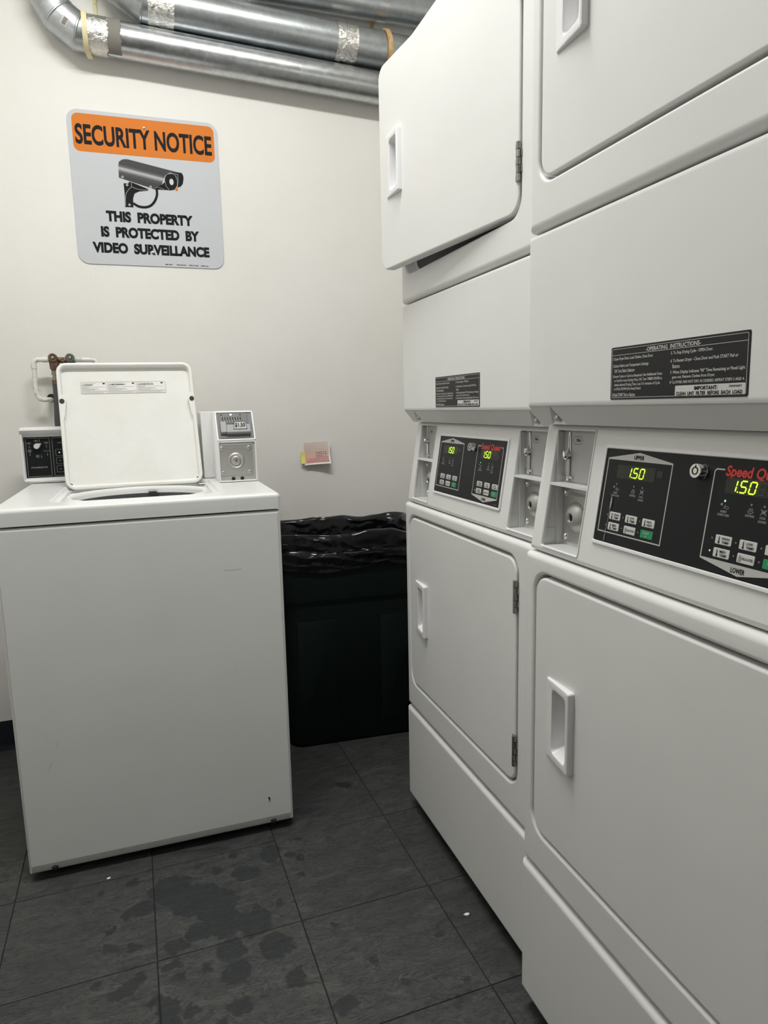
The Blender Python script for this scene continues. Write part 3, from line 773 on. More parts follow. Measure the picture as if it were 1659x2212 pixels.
# warning sticker under the lid
b = MB(); sr = (.0615, .300, .2845, .3205, .002); hb = -.0128
b.poly([lid(a, c, hb) for a, c in rrect(*sr)]); stk = b.build('warning_sticker', 'paper', ld, OW, smooth=False)
b = MB(); hp = hb+.0004
b.line(lid, rrect(*grow(sr, -.0006)), .0004, hp, True)
for x in (.1325, .2155): b.line(lid, [(x, .2852), (x, .3198)], .0004, hp)
b.build('sticker_frame', 'print_black', stk, OW, smooth=False)
for k, (x, wd_) in enumerate(((.0635, .070), (.1345, .081), (.2175, .080))):
    b = MB()
    b.text(lid, ('WARNING', 'AVERTISSEMENT', 'ADVERTENCIA')[k], (x+.0055, x+(.031, .051, .048)[k], .3105, .3135), hp, .05)
    b.poly([lid(x+.001, .3105, hp), lid(x+.0042, .3105, hp), lid(x+.0026, .3135, hp)])
    b.disc2(lid, x+wd_-.0085, .3155, .0038, hp, 12, .0021)
    b.line(lid, [(x+.001, .3165), (x+wd_*.56, .3165)], .0004, hp)
    b.build('lettering', 'print_black', stk, OW, smooth=False)
b = MB()
for k, (x, wd_) in enumerate(((.0635, .070), (.1345, .081), (.2175, .080))):
    rr = random.Random(k+3)
    for j in range(9):
        c = .3080-j*.0025; xx = x+.001; end = x+wd_*(.35, .92, .28, .62, .70, .50, .98, .99, .85)[j]
        while xx < end:
            w_ = rr.uniform(.0012, .0040); b.line(lid, [(xx, c), (min(xx+w_, end), c)], .0007, hp); xx += w_+.0007
b.build('fine_print', 'print_dim', stk, OW, smooth=False)
# console
CX0, CX1, CYF = -.9915, -.483, 1.288
b = MB()
prof = [(CYF-.002, .9165), (CYF-.004, .922), (CYF-.001, .927), (CYF+.007, .930), (CYF+.0125, 1.0535), (CYF+.0110, 1.0570), (CYF+.005, 1.0600), (CYF-.004, 1.0665), (CYF-.009, 1.0735), (CYF-.0075, 1.0785), (CYF-.002, 1.0815), (CYF+.010, 1.0825), (CYF+.085, 1.0825), (CYF+.090, 1.0775), (CYF+.090, .9165)]
ins = [.004, .001, 0]
def inset(pf, d):
    cy_, cz_ = CYF+.045, 1.0
    return [(cy_+(y-cy_)*(1-d/.05), cz_+(z-cz_)*(1-d/.085)) for y, z in pf]
secs = []
for x, d in ((CX0, .005), (CX0+.0015, .002), (CX0+.005, 0), (CX1-.005, 0), (CX1-.0015, .002), (CX1, .005)):
    secs.append([(x, y, z) for y, z in inset(prof, d)])
b.strip(secs, True, True)
con = b.build('console', 'washer_enamel', ws, OW, sharp=50)
b = MB()                                            # end cheeks framing the panel
for x0, x1 in ((CX0+.0005, CX0+.0065), (CX1-.0065, CX1-.0005)):
    b.strip([[(x0, y, z) for y, z in ((CYF-.0015, .924), (CYF-.0015, 1.063), (CYF+.02, 1.063), (CYF+.02, .924))], [(x1, y, z) for y, z in ((CYF-.0015, .924), (CYF-.0015, 1.063), (CYF+.02, 1.063), (CYF+.02, .924))]], True, True)
b.build('console_cheek', 'washer_enamel', con, OW)
tl = .0055/.1235
def cons(x, z, h): return (x, CYF+.0070+(z-.930)*tl-h, z)
b = MB(); b.poly([cons(x, z, .0008) for x, z in ((-.9835, .9315), (-.560, .9315), (-.560, 1.0530), (-.9835, 1.0530))]); ov = b.build('control_overlay', 'panel_black', con, OW, smooth=False)
ln, gr = MB(), MB()
ln.line(cons, [(-.9785, .9350), (-.9135, .9350), (-.9135, 1.0495), (-.9785, 1.0495)], .0009, .0012, True)
ln.text(cons, 'CYCLE SELECTOR', (-.9690, -.9240, .9600, .9640), .0012, .03)
for (x, z, s_) in ((-.9500, 1.0410, ('NORMAL', 'WARM')), (-.9225, 1.0345, ('NORMAL', 'COLD')), (-.9700, 1.0340, ('NORMAL', 'HOT')), (-.9695, 1.0130, ('PERM', 'PRESS', 'WARM')), (-.9490, .9965, ('PERM', 'PRESS', 'COLD')), (-.9220, 1.0085, ('DELICATE',))):
    for k, t_ in enumerate(s_):
        w_ = len(t_)*.00105; ln.text(cons, t_, (x-w_, x+w_, z+.0012-k*.0032, z+.0033-k*.0032), .0012, .02)
for (x, z) in ((-.9400, 1.0405), (-.9225, 1.0230), (-.9695, 1.0220), (-.9690, 1.0000), (-.9385, .9930), (-.9215, .9985)):
    ln.line(cons, [(x, z), (x, z+.0065)], .0007, .0012); ln.disc2(cons, x, z, .0013, .0012, 8)
ln.build('selector_print', 'print_grey', ov, OW, smooth=False); ln = MB()
ln.line(cons, [(-.9060, .9350), (-.63, .9350), (-.63, 1.0495), (-.9060, 1.0495)], .0009, .0012, True)
ln.text(cons, 'CYCLE STATUS', (-.8915, -.850, 1.0325, 1.0360), .0012, .02)
for k, z in enumerate((1.0048, .9802, .9552)):
    ln.line(cons, rrect(-.8985, -.8700, z-.0097, z+.0097, .002, 2), .0007, .0012, True)
    if k: gr.disc2(cons, -.8885, z, .0020, .0012, 10)
ln.build('status_print', 'print_grey', ov, OW, smooth=False); gr.build('indicator_print', 'led_off', ov, OW, smooth=False)
b = MB(); b.disc2(cons, -.8885, 1.0048, .0021, .0012, 10); b.build('status_light', 'led_green', ov, OW, smooth=False)
b = MB(); kc = (-.9480, 1.0260); an = math.radians(30)
kp = [(kc[0]+.0083*math.cos(t), kc[1]+.0083*math.sin(t)) for t in [an+math.radians(55)+math.radians(250)*k/14 for k in range(15)]]+[(kc[0]+.0155*math.cos(an), kc[1]+.0155*math.sin(an))]
b.strip([[cons(x, z, .001) for x, z in kp], [cons(x, z, .012) for x, z in kp], [cons(kc[0]+(x-kc[0])*.88, kc[1]+(z-kc[1])*.88, .0145) for x, z in kp]], False, True)
b.build('selector_knob', 'knob_silver', con, OW, sharp=30)
# coin meter on the right of the top
b = MB()
X0, X1 = -.4445, -.3355; YF, YB, Z0, ZM, ZT = 1.010, 1.262, .9145, 1.0330, 1.1180; YS = 1.058
pm = [(YF, Z0), (YF, ZM), (YS-.003, ZT-.004), (YS+.004, ZT), (YB-.004, ZT), (YB, ZT-.004), (YB, Z0)]
def cs(x, d): return [(x, YF+d+(y-YF)*(1-2*d/(YB-YF)), Z0+(z-Z0)*(1-d/(ZT-Z0))) for y, z in pm]
b.strip([cs(X0, .003), cs(X0+.003, 0), cs(X1-.003, 0), cs(X1, .003)], True, True)
cm = b.build('coin_meter', 'washer_enamel', ws, OW, sharp=50)
b = MB(); b.bevel_slab(lambda a, c, h: (a, 1.165-h, c), (-.4760, -.3370, .9145, 1.1175, .006), .125, .004, 2); b.build('meter_back_box', 'washer_enamel', cm, OW, wn=True)
def cf(x, z, h): return (x, YF-h, z)
RF = lambda rc, h, f: [f(a, c, h) for a, c in rrect(*rc)]
b = MB(); fr = (X0, X1, Z0+.001, ZM, .004)
b.strip([RF(fr, 0, cf), RF(grow(fr, -.0006), .004, cf), RF(grow(fr, -.0035), .004, cf), RF(grow(fr, -.0045), .001, cf)]); b.build('lower_rim', 'washer_enamel', cm, OW, sharp=35)
b = MB(); b.poly([cf(a, c, .0008) for a, c in rrect(*grow(fr, -.004))]); b.build('vault_face', 'grey_plate', cm, OW, smooth=False)
b = MB(); b.bevel_slab(cf, (-.4405, -.3465, .9335, 1.0245, .004), 0, .001, 1)
b.v = [(x, y-.002, z) for x, y, z in b.v]; b.build('vault_plate', 'brushed_steel', cm, OW, sharp=30)
b = MB(); b.lathe(cf(-.395, .9765, .002), (0, -1, 0), [(0, .0235), (.002, .0225), (.0035, .020), (.0015, .0165), (.0010, .0140), (.004, .0125), (.0045, .0090), (.0045, .0001)], 28); b.build('lock', 'brushed_steel', cm, OW, sharp=60)
b = MB(); b.line(cf, [(-.395, .9745), (-.395, .9795)], .0022, .0068); b.line(cf, [(-.3968, .9735), (-.3932, .9735)], .0014, .0068)
b.line(cf, [(-.395+.0048*math.cos(t), .9768+.0048*math.sin(t)) for t in [math.pi*k/8 for k in range(9)]], .0007, .0068); b.build('keyhole', 'print_black', cm, OW, smooth=False)
for (x, z) in ((-.4345, 1.0130), (-.3575, 1.0130), (-.4335, .9420), (-.3575, .9425)):
    b = MB(); b.lathe(cf(x, z, .002), (0, -1, 0), [(0, .0058), (.002, .0055), (.003, .0040), (.0032, .0020), (.0022, .0018), (.0022, .0001)], 14); b.build('plate_bolt', 'brushed_steel', cm, OW, sharp=40)
b = MB(); b.text(cf, 'GREENWALD', (-.4235, -.3680, 1.0105, 1.0160), .0033, .01); b.build('embossed_name', 'grey_plate', cm, OW, smooth=False)
for x in (-.405, -.380):
    b = MB(); b.lathe(cf(x, .9245, .0008), (0, -1, 0), [(0, .0055), (.0006, .0055)], 12); b.build('drain_hole', 'dark_gap', cm, OW)
# sloped upper face
sd = Vector((0, YS-YF, ZT-ZM)); SL = sd.length; sd.normalize(); sn = Vector((0, -sd.z, sd.y))
def sf(x, t, h): return tuple(Vector((x, YF, ZM))+sd*t+sn*h)
b = MB(); fr = (X0, X1, .0005, SL-.003, .004)
b.strip([RF(fr, 0, sf), RF(grow(fr, -.0006), .004, sf), RF(grow(fr, -.0035), .004, sf), RF(grow(fr, -.0045), .001, sf)]); b.build('upper_rim', 'washer_enamel', cm, OW, sharp=35)
b = MB(); b.poly([sf(a, c, .0008) for a, c in rrect(*grow(fr, -.004))]); b.build('chute_recess', 'print_dim', cm, OW, smooth=False)
b = MB(); b.bevel_slab(sf, (-.4335, -.3520, .008, .090, .003), 0, .001, 1); b.v = [tuple(Vector(p_)+sn*.0022) for p_ in b.v]
cpl = b.build('chute_plate', 'chute_grey', cm, OW, sharp=30)
b = MB()
for k in range(8):
    x = -.4245+k*.0073; b.poly2(sf, [(x, .058), (x+.0022, .058), (x+.0022, .076), (x, .076)], .0026)
for x in (-.426, -.372): b.disc2(sf, x, .0835, .0022, .0026, 8)
b.build('coin_slots', 'print_black', cm, OW, smooth=False)
b = MB(); b.disc2(sf, -.399, .0838, .0032, .0028, 12)
b.build('rivet', 'brushed_steel', cm, OW, smooth=False)
b = MB(); SB = lambda x0, x1, t0, t1, h: b.strip([[sf(a, c, .002) for a, c in rrect(x0, x1, t0, t1, .0015)], [sf(a, c, h-.001) for a, c in rrect(x0, x1, t0, t1, .0015)], [sf(a, c, h) for a, c in rrect(x0+.001, x1-.001, t0+.001, t1-.001, .001)]], False, True)
SB(-.4325, -.4165, .022, .056, .014); SB(-.4165, -.3480, .026, .048, .011); SB(-.4165, -.3480, .020, .026, .016)
for k in range(8):
    x = -.4250+k*.0073; b.tube([Vector(sf(x, .054, .005)), Vector(sf(x, .064, .005))], .0016, 6)
b.build('coin_slide', 'slide_grey', cm, OW, sharp=30)
b = MB(); b.poly2(sf, [(-.3965, .031), (-.3575, .031), (-.3605, .054), (-.3650, .0565), (-.3890, .0565), (-.3935, .054)], .0118); tg = b.build('price_tag', 'print_silver', cm, OW, smooth=False)
b = MB(); b.line(sf, [(-.3960, .0318), (-.3580, .0318), (-.3608, .0535), (-.3652, .0558), (-.3888, .0558), (-.3932, .0535)], .0012, .0121, True); b.text(sf, '$1.50', (-.3915, -.3625, .036, .0515), .0122, .03); b.build('price_lettering', 'print_black', cm, OW, smooth=False)

# ------------------------------------------------------------------ water supply on the wall
wv_ = empty('water_valve', (-.875, WY, 1.17)); OV = (-.875, WY, 1.17)
tag(wv_, 'corroded double shutoff valve on white painted pipes behind the washer lid', 'valve')
yp = 1.428
b = MB()
def arc(c, r, a0, a1, n=6): return [(c[0]+r*math.cos(math.radians(a0+(a1-a0)*i/n)), yp, c[1]+r*math.sin(math.radians(a0+(a1-a0)*i/n))) for i in range(n+1)]
path = [(-.902, yp, 1.2895)]+arc((-.938, 1.2755), .014, 90, 180)+[(-.9535, yp, 1.20)]+arc((-.934, 1.182), .016, 180, 270)+[(-.925, yp+.004, 1.166), (-.920, yp+.02, 1.166), (-.918, WY, 1.167)]
b.tube(path, .0073, 14); b.build('left_pipe', 'painted_pipe', wv_, OV)
b = MB()
for p0, p1 in (((-.9525, 1.262), (-.9525, 1.277)), ((-.9535, 1.186), (-.9535, 1.202)), ((-.926, 1.2895), (-.912, 1.2895))):
    b.tube([(p0[0], yp, p0[1]), (p1[0], yp, p1[1])], .0086, 14)
b.build('pipe_fitting', 'painted_pipe', wv_, OV)
b = MB(); b.tube([(-.845, yp, 1.2895), (-.79, yp, 1.2895)]+[(-.785+.014*math.sin(t), yp, 1.2755+.014*math.cos(t)) for t in [math.pi/2*k/6 for k in range(7)]]+[(-.771, yp, 1.19), (-.771, yp+.02, 1.175), (-.771, WY, 1.17)], .0073, 14); b.build('right_pipe', 'painted_pipe', wv_, OV)
b = MB(); b.lathe((-.917, WY-.002, 1.172), (0, -1, 0), [(0, .013), (.001, .012)], 16); b.build('wall_hole', 'dark_gap', wv_, OV)
b = MB()
b.tube([(-.908, yp, 1.288), (-.848, yp, 1.288)], .0095, 14)
b.lathe((-.8935, yp, 1.254), (0, 0, 1), [(0, .0105), (.005, .0105), (.006, .0135), (.022, .0150), (.030, .0145), (.040, .010)], 14, True); b.build('valve_body', 'bronze', wv_, OV, sharp=35)
b = MB(); b.lathe((-.8435, yp, 1.258), (0, 0, 1), [(0, .010), (.005, .010), (.008, .0125), (.022, .013), (.030, .0125), (.038, .009)], 14, True); b.build('valve_body', 'verdigris', wv_, OV, sharp=35)
for (x, mm) in ((-.8950, 'bronze'), (-.8455, 'verdigris')):
    b = MB(); b.lathe((x, yp-.008, 1.2945), (0, -1, 0), [(0, .0135), (.010, .0135), (.012, .012), (.012, .0068), (.009, .0065), (.009, .0001)], 18); b.build('valve_bonnet', mm, wv_, OV, sharp=35)
    b = MB(); b.lathe((x, yp-.016, 1.2935), (0, -1, 0), [(0, .0058), (.006, .0054), (.0072, .003)], 6); b.build('stem_nut', 'dull_brass', wv_, OV, sharp=25)
b = MB(); b.lathe((-.868, yp-.006, 1.283), (0, -.4, 1), [(0, .009), (.006, .009), (.008, .005), (.012, .004)], 10); b.build('centre_plug', 'bronze', wv_, OV, sharp=30)
hs = empty('supply_hose', (-.895, 1.40, 1.08)); OH = (-.895, 1.40, 1.08)
tag(hs, 'dark ribbed rubber supply hose hanging from the wall valve behind the washer', 'hose')
hp_ = [(-.8935, yp, 1.225), (-.8935, yp, 1.18), (-.8955, yp-.003, 1.13), (-.897, yp-.008, 1.09), (-.895, yp-.005, 1.03), (-.890, yp, .95), (-.885, yp, .80)]
b = MB()
n = 24; pts = [Vector(p_) for p_ in hp_]; rings = []
for p_ in pts:
    rings.append([(p_.x+(.0098 if j % 3 else .0112)*math.cos(2*math.pi*j/n), p_.y+(.0098 if j % 3 else .0112)*math.sin(2*math.pi*j/n), p_.z) for j in range(n)])
b.strip(rings, True, True); b.build('hose', 'hose_rubber', hs, OH, sharp=20)
b = MB(); b.lathe((-.8935, yp, 1.224), (0, 0, 1), [(0, .0100), (.012, .0100), (.012, .0085), (.018, .0085), (.018, .0120), (.024, .0120), (.024, .0105), (.0295, .0105)], 14, True); b.build('coupling', 'dull_brass', hs, OH, sharp=30)
b = MB(); b.lathe((-.8935, yp, 1.214), (0, 0, 1), [(0, .0108), (.012, .0112)], 14, True); b.build('crimp_ring', 'bronze', hs, OH, sharp=30)

# ------------------------------------------------------------------ ducts under the ceiling
def ring_band(mb, c0, c1, r, n=28):
    mb.tube([c0, c1], r, n, True)
GD = 'galvanised ducts along the back wall'
# lowest duct, against the wall
R1 = .0508
d1 = empty('metal_duct', (-.3, 1.43, 2.18)); O1 = (-.3, 1.43, 2.18)
tag(d1, 'lowest galvanised duct along the wall above the security sign', 'duct', GD)
P1 = lambda x: Vector((x, 1.4295, 2.2485-.0475*(x+.621)))
A = P1(-.738)
b = MB(); b.tube([P1(XR), P1(-.70)], R1, 40); b.build('duct_pipe', 'galvanised_smooth', d1, O1)
j2 = Vector((-.742, 1.4295, 2.2545)); j1 = Vector((-.793, 1.4295, 2.292)); j0 = Vector((-.826, 1.4295, 2.351)); je = Vector((-.834, 1.4295, 2.42))
gores = [[P1(-.70), j2, j1], [j2, j1, j0], [j1, j0, je], [j0, je, Vector((-.834, 1.4295, ZC))]]
b = MB(); b.tube([P1(-.70), j2, j1, j0, je, Vector((-.834, 1.4295, ZC))], R1+.001, 40); b.build('elbow', 'galvanised', d1, O1, sharp=12)
for pa, pb, pc in ((P1(-.70), j2, j1), (j2, j1, j0), (j1, j0, je)):
    t = ((pb-pa).normalized()+(pc-pb).normalized()).normalized()
    b = MB(); b.lathe(pb-t*.004, t, [(0, R1+.0012), (.002, R1+.0035), (.006, R1+.0035), (.008, R1+.0012)], 40, False, False); b.build('elbow_crimp', 'galvanised', d1, O1)
def sleeve(mb, x0, x1, r, P, n=40, a0=0, a1=360, jag=0, seed=1):
    rr = random.Random(seed); R_ = [[], []]
    ax = (P(x1)-P(x0)).normalized(); u = Vector((0, -1, 0)); w_ = ax.cross(u).normalized()
    for j in range(n+1):
        a = math.radians(a0+(a1-a0)*j/n)
        for k, x in enumerate((x0, x1)):
            xx = x+(rr.uniform(-jag, jag) if k else 0)
            R_[k].append(P(xx)+(u*math.cos(a)+w_*math.sin(a))*r)
    mb.strip(R_, False, False, closed=False)
b = MB(); sleeve(b, -.722, -.660, R1+.0022, P1, jag=.004); b.build('foil_tape', 'foil_tape', d1, O1)
b = MB(); sleeve(b, -.690, -.622, R1+.0014, P1, a0=-120, a1=75, jag=.002, seed=5); b.build('cloth_tape', 'cloth_tape', d1, O1)
b = MB()      # painted wood strap bent round the duct
ax = Vector((1, 0, 0)); wdt = .0145; ring0 = []
for j in range(25):
    a = math.radians(-118+240*j/24); rr_ = R1+.004; tail = max(0, (j-18))*.0035
    c_ = P1(-.7185); pos = c_+Vector((-.004+tail*.5, -math.cos(a)*rr_, -math.sin(a)*rr_-tail*.3))
    ring0.append([pos+Vector((-wdt/2, 0, 0)), pos+Vector((wdt/2, 0, 0)), pos+Vector((wdt/2, -math.cos(a)*.004, -math.sin(a)*.004)), pos+Vector((-wdt/2, -math.cos(a)*.004, -math.sin(a)*.004))])
b.strip(ring0, True, True); b.build('wood_strap', 'pale_wood', d1, O1, sharp=30)
b = MB()
for k in range(3):
    pass
def on_elbow(u, w_, h):   # sticker plane on the middle gore, facing the room
    t = (j1-j2).normalized(); up = Vector((0, -1, 0)).cross(t); up = -up if up.z < 0 else up
    ang = w_/R1
    return (j2+j1)/2+t*u+(up*math.sin(ang)+Vector((0, -1, 0))*math.cos(ang))*(R1+.0014+h)
b.strip([[on_elbow(-.012, -.030+.025*k/6, .0004) for k in range(7)], [on_elbow(.006, -.030+.025*k/6, .0004) for k in range(7)]], closed=False); b.build('barcode_sticker', 'barcode_label', d1, O1)
b = MB()
for k in range(7):
    w0 = -.0275+k*.003
    b.poly([on_elbow(-.009, w0, .0008), on_elbow(.003, w0, .0008), on_elbow(.003, w0+.0012+.0006*(k % 2), .0008), on_elbow(-.009, w0+.0012+.0006*(k % 2), .0008)])
b.build('barcode_bars', 'print_black', d1, O1, smooth=False)
# second duct, further from the wall
R2 = .0575
d2 = empty('metal_duct', (0, 1.416, 2.27)); O2 = (0, 1.416, 2.27)
tag(d2, 'middle galvanised duct with a clear foil tape wrap and a raw wood strap', 'duct', GD)
P2 = lambda x: Vector((x, 1.416, 2.338-.041*(x+.138)))
b = MB(); b.tube([P2(XR), P2(-.50)], R2, 40); b.build('duct_pipe', 'galvanised', d2, O2)
k2 = Vector((-.546, 1.416, 2.3555)); k1 = k2+Vector((-.068, 0, .040)); k0 = k1+Vector((-.042, 0, .066)); ke = k0+Vector((-.006, 0, .08))
b = MB(); b.tube([P2(-.50), k2, k1, k0, ke, Vector((ke.x, ke.y, ZC))], R2+.001, 40); b.build('elbow', 'galvanised', d2, O2, sharp=12)
for pa, pb, pc in ((P2(-.50), k2, k1), (k2, k1, k0), (k1, k0, ke)):
    t = ((pb-pa).normalized()+(pc-pb).normalized()).normalized()
    b = MB(); b.lathe(pb-t*.004, t, [(0, R2+.0012), (.002, R2+.0035), (.006, R2+.0035), (.008, R2+.0012)], 40, False, False); b.build('elbow_crimp', 'galvanised', d2, O2)
b = MB(); sleeve(b, -.538, -.462, R2+.0020, P2, jag=.001); b.build('foil_tape', 'foil_tape', d2, O2)
b = MB(); sleeve(b, .052, .122, R2+.0012, P2, jag=.001, seed=3); b.build('foil_tape', 'foil_tape', d2, O2)
b = MB(); b.lathe(P2(.085)-Vector((.002, 0, 0)), P2(1)-P2(0), [(0, R2+.002), (.001, R2+.0035), (.003, R2+.0035), (.004, R2+.002)], 40, False, False); b.build('tape_ridge', 'foil_tape', d2, O2)
b = MB(); ring0 = []
for j in range(22):
    a = math.radians(-75+165*j/21); c_ = P2(.231); rr_ = R2+.003
    pos = c_+Vector((.004*math.sin(a*1.3), -math.cos(a)*rr_, -math.sin(a)*rr_)); nr = Vector((0, -math.cos(a), -math.sin(a)))*.005
    ring0.append([pos+Vector((-.008, 0, 0)), pos+Vector((.008, 0, 0)), pos+Vector((.008, 0, 0))+nr, pos+Vector((-.008, 0, 0))+nr])
b.strip(ring0, True, True); b.build('wood_strap', 'raw_wood', d2, O2, sharp=30)
# third duct, highest
R3 = .0508
d3 = empty('metal_duct', (.1, 1.42, 2.41)); O3 = (.1, 1.42, 2.41)
tag(d3, 'highest galvanised duct, crossing the top edge above the middle duct', 'duct', GD)
P3 = lambda x: Vector((x, 1.420, 2.470+.001*x))
b = MB(); b.tube([P3(XR), P3(.205)], R3, 40); b.build('duct_pipe', 'galvanised', d3, O3)
b = MB(); b.tube([P3(.235), P3(.205), P3(-.20), P3(-.25)+Vector((0, 0, .05)), Vector((-.25, 1.42, ZC))], [R3+.0018]*5, 40); b.build('duct_sleeve', 'galvanised', d3, O3, sharp=20)
b = MB(); sleeve(b, .202, .236, R3+.0028, P3); b.build('joint_collar', 'galvanised_smooth', d3, O3)
# wood battens on the wall behind the ducts
for (x, z0, w_, mt, lb) in ((-.691, 2.30, .012, 'pale_wood', 'cream painted wood batten on the wall, above the lowest duct elbow'), (.2075, 2.33, .013, 'raw_wood', 'raw wood batten on the wall between the middle and highest ducts')):
    b = MB(); b.bevel_slab(lambda a, c, h: (a, WY-.0045-h, c), (x-w_/2, x+w_/2, z0, ZC-.002, .0005), .0043, .001, 1)
    bo = b.build('wood_batten', mt); tag(bo, lb, 'batten')
    b = MB()
    for k in range(2): b.disc2(lambda a, c, h: (a, WY-.0045-h, c), x, z0+(.062 if x < 0 else .100)+k*.035, .0012, .0006, 8)
    b.build('nail_head', 'dark_gap', bo, smooth=False)

# ------------------------------------------------------------------ security sign
SGN = (-.5725, WY, 1.827)
sg = empty('security_sign', SGN)
tag(sg, 'square orange and grey security notice sign screwed to the back wall', 'sign')
def sgn(a, c, h): return (SGN[0]+a, WY-.0030-h, SGN[2]+c)
b = MB(); b.bevel_slab(sgn, (-.2275, .2300, -.2320, .2300, .033), .0028, .0006, 1); b.build('plate', 'sign_sheet', sg, SGN, sharp=30)
b = MB(); b.poly2(sgn, rrect(-.2135, .2180, .1065, .2185, .019), .0003); b.build('orange_band', 'sign_orange', sg, SGN, smooth=False)
for (t_, bx_, bd) in (('SECURITY NOTICE', (-.2065, .2095, .1275, .1880), .030), ('THIS  PROPERTY', (-.1345, .1345, -.0990, -.0655), .055), ('IS  PROTECTED  BY', (-.1535, .1525, -.1472, -.1140), .055), ('VIDEO  SURVEILLANCE', (-.1820, .1825, -.1965, -.1635), .055)):
    b = MB(); b.text(sgn, t_, bx_, .0006, bd, 6); b.build('lettering', 'print_black', sg, SGN, smooth=False)
b = MB()
for (t_, x0, x1) in (('SMS-12304', .038, .060), ('TRACKTAG', .073, .104), ('1-800-313-4533', .112, .144), ('HSPI.com', .152, .177)):
    b.text(sgn, t_, (x0, x1, -.2262, -.2225), .0006, .02)
b.build('maker_print', 'print_black', sg, SGN, smooth=False)
g = MB(); g.poly2(sgn, [(-.0833, .0848), (-.0742, .0919), (-.0650, .0940), (-.0565, .0944), (.0951, .0676), (.0700, .0640), (.0571, .0560), (.0500, .0420), (.0427, .0250), (.0200, .0100), (.0135, .0112), (-.087, .0367), (-.0861, .0734)], .0006)
g.build('camera_hood', 'sign_camera_grey', sg, SGN, smooth=False)
b = MB()
b.poly2(sgn, [(.0951, .0676), (.1084, .0664), (.1129, .0575), (.1129, .0477), (.1096, .0326), (.1023, .0238), (.092, .0204), (.0935, .0429), (.0900, .0560), (.0820, .0620), (.0740, .0645)], .0007)
b.poly2(sgn, [(.0427, .0250), (.0522, .0331), (.0568, .0171), (.0679, .0097), (.0596, .0101), (.015, .0091), (.0200, .0140)], .0007)
b.poly2(sgn, [(.0594, .0565), (.0714, .0614), (.0820, .0605), (.0878, .0560), (.0925, .0429), (.0915, .0264), (.0814, .0124), (.0679, .0097), (.0568, .0171), (.0522, .0331), (.0540, .0460)], .0008)
b.poly2(sgn, [(-.0742, .0207), (-.0588, .0212), (-.0584, .0261), (-.0504, .0258), (.0012, .008), (-.0011, .0036), (-.0281, -.0006), (-.0432, -.0082), (-.0485, -.0232), (-.0492, -.033), (-.0493, -.0509), (-.0751, -.0516), (-.0732, -.0217)], .0007)
b.line(sgn, [(-.0492, -.0380), (-.0420, -.0430), (-.0347, -.0466), (-.0230, -.0488), (-.012, -.0483), (-.0020, -.0455), (.0066, -.0405), (.0150, -.0315), (.0211, -.0215), (.0250, -.0110), (.0265, -.0048), (.0264, .0100)], .0075, .0007)
b.build('camera_print', 'print_black', sg, SGN, smooth=False)
b = MB()
for (a, c) in ((-.0760, .0395), (-.0005+.0085, .0160), (-.0640, .0160), (-.0610, -.0440)):
    b.disc2(sgn, a, c, .0036, .0010, 12)
b.disc2(sgn, .0742, .0360, .0066, .0011, 16, .0100)
b.line(sgn, [(.0555, .0540), (.0530, .0400), (.0560, .0230), (.0650, .0115)], .0008, .0011)
b.line(sgn, [(.0714, .0614), (.0860, .0625), (.0960, .0600), (.0955, .0400), (.0925, .0240)], .0009, .0011)
b.line(sgn, [(-.0505, .0250), (-.0500, .0120), (-.0600, .0030), (-.0690, -.0100), (-.0725, -.0300), (-.0730, -.0480)], .0008, .0011)
b.line(sgn, [(-.0500, .0110), (-.0350, .0060), (-.0150, .0040), (.0000, .0060)], .0008, .0011)
b.line(sgn, [(.0150, .0100), (.0300, .0170), (.0500, .0110)], .0006, .0011)
b.build('camera_lines', 'print_white', sg, SGN, smooth=False)
b = MB()
for (a, c) in ((-.0760, .0395), (.0080, .0160), (-.0640, .0160), (-.0610, -.0440)): b.disc2(sgn, a, c, .0017, .0013, 10)
b.build('camera_bolts', 'print_black', sg, SGN, smooth=False)
b = MB(); b.disc2(sgn, .0888, .0145, .0042, .0012, 14, .0050); b.build('record_light', 'sign_orange', sg, SGN, smooth=False)
for (a, c) in ((.0004, .1932), (-.0005, -.1888)):
    b = MB(); b.lathe(sgn(a, c, 0), (0, -1, 0), [(0, .0048), (.0018, .0042), (.0026, .0022)], 14); b.build('screw', 'chrome', sg, SGN)

# ------------------------------------------------------------------ note taped to the wall
NT = (-.054, WY, .96)
nt_ = empty('taped_note', NT); tag(nt_, 'small pink handwritten note taped to the wall above the black bin', 'note')
def note(a, c, h):
    lift = .004+.016*max(0, (a+.03)/.08)**1.5*(1-.35*(c+.04)/.08)+.010*max(0, (-c-.005)/.035)**1.4
    return (NT[0]+a, WY-lift-h, NT[2]+c)
b = MB(); nx, nz = 12, 8
G = [[note(-.038+.088*i/nx, -.040+.075*j/nz+.004*i/nx, 0) for i in range(nx+1)] for j in range(nz+1)]
b.strip(G, closed=False); b.build('note_sheet', 'note_paper', nt_, NT, smooth=True)
b = MB(); G = [[note(-.040+.095*i/nx, (-.046, -.039)[j]+.004*i/nx, -.0006) for i in range(nx+1)] for j in range(2)]; b.strip(G, closed=False)
G = [[note((.049, .055)[i], -.044+.079*j/nz+.004, -.0006) for i in range(2)] for j in range(nz+1)]; b.strip(G, closed=False)
b.build('clear_tape', 'paper', nt_, NT)
b = MB(); G = [[note(-.052+.016*i/3, -.040+.042*j/4, .0006) for i in range(4)] for j in range(5)]; b.strip(G, closed=False); b.build('yellow_tape', 'yellow_tape', nt_, NT)
b = MB(); rr = random.Random(11)
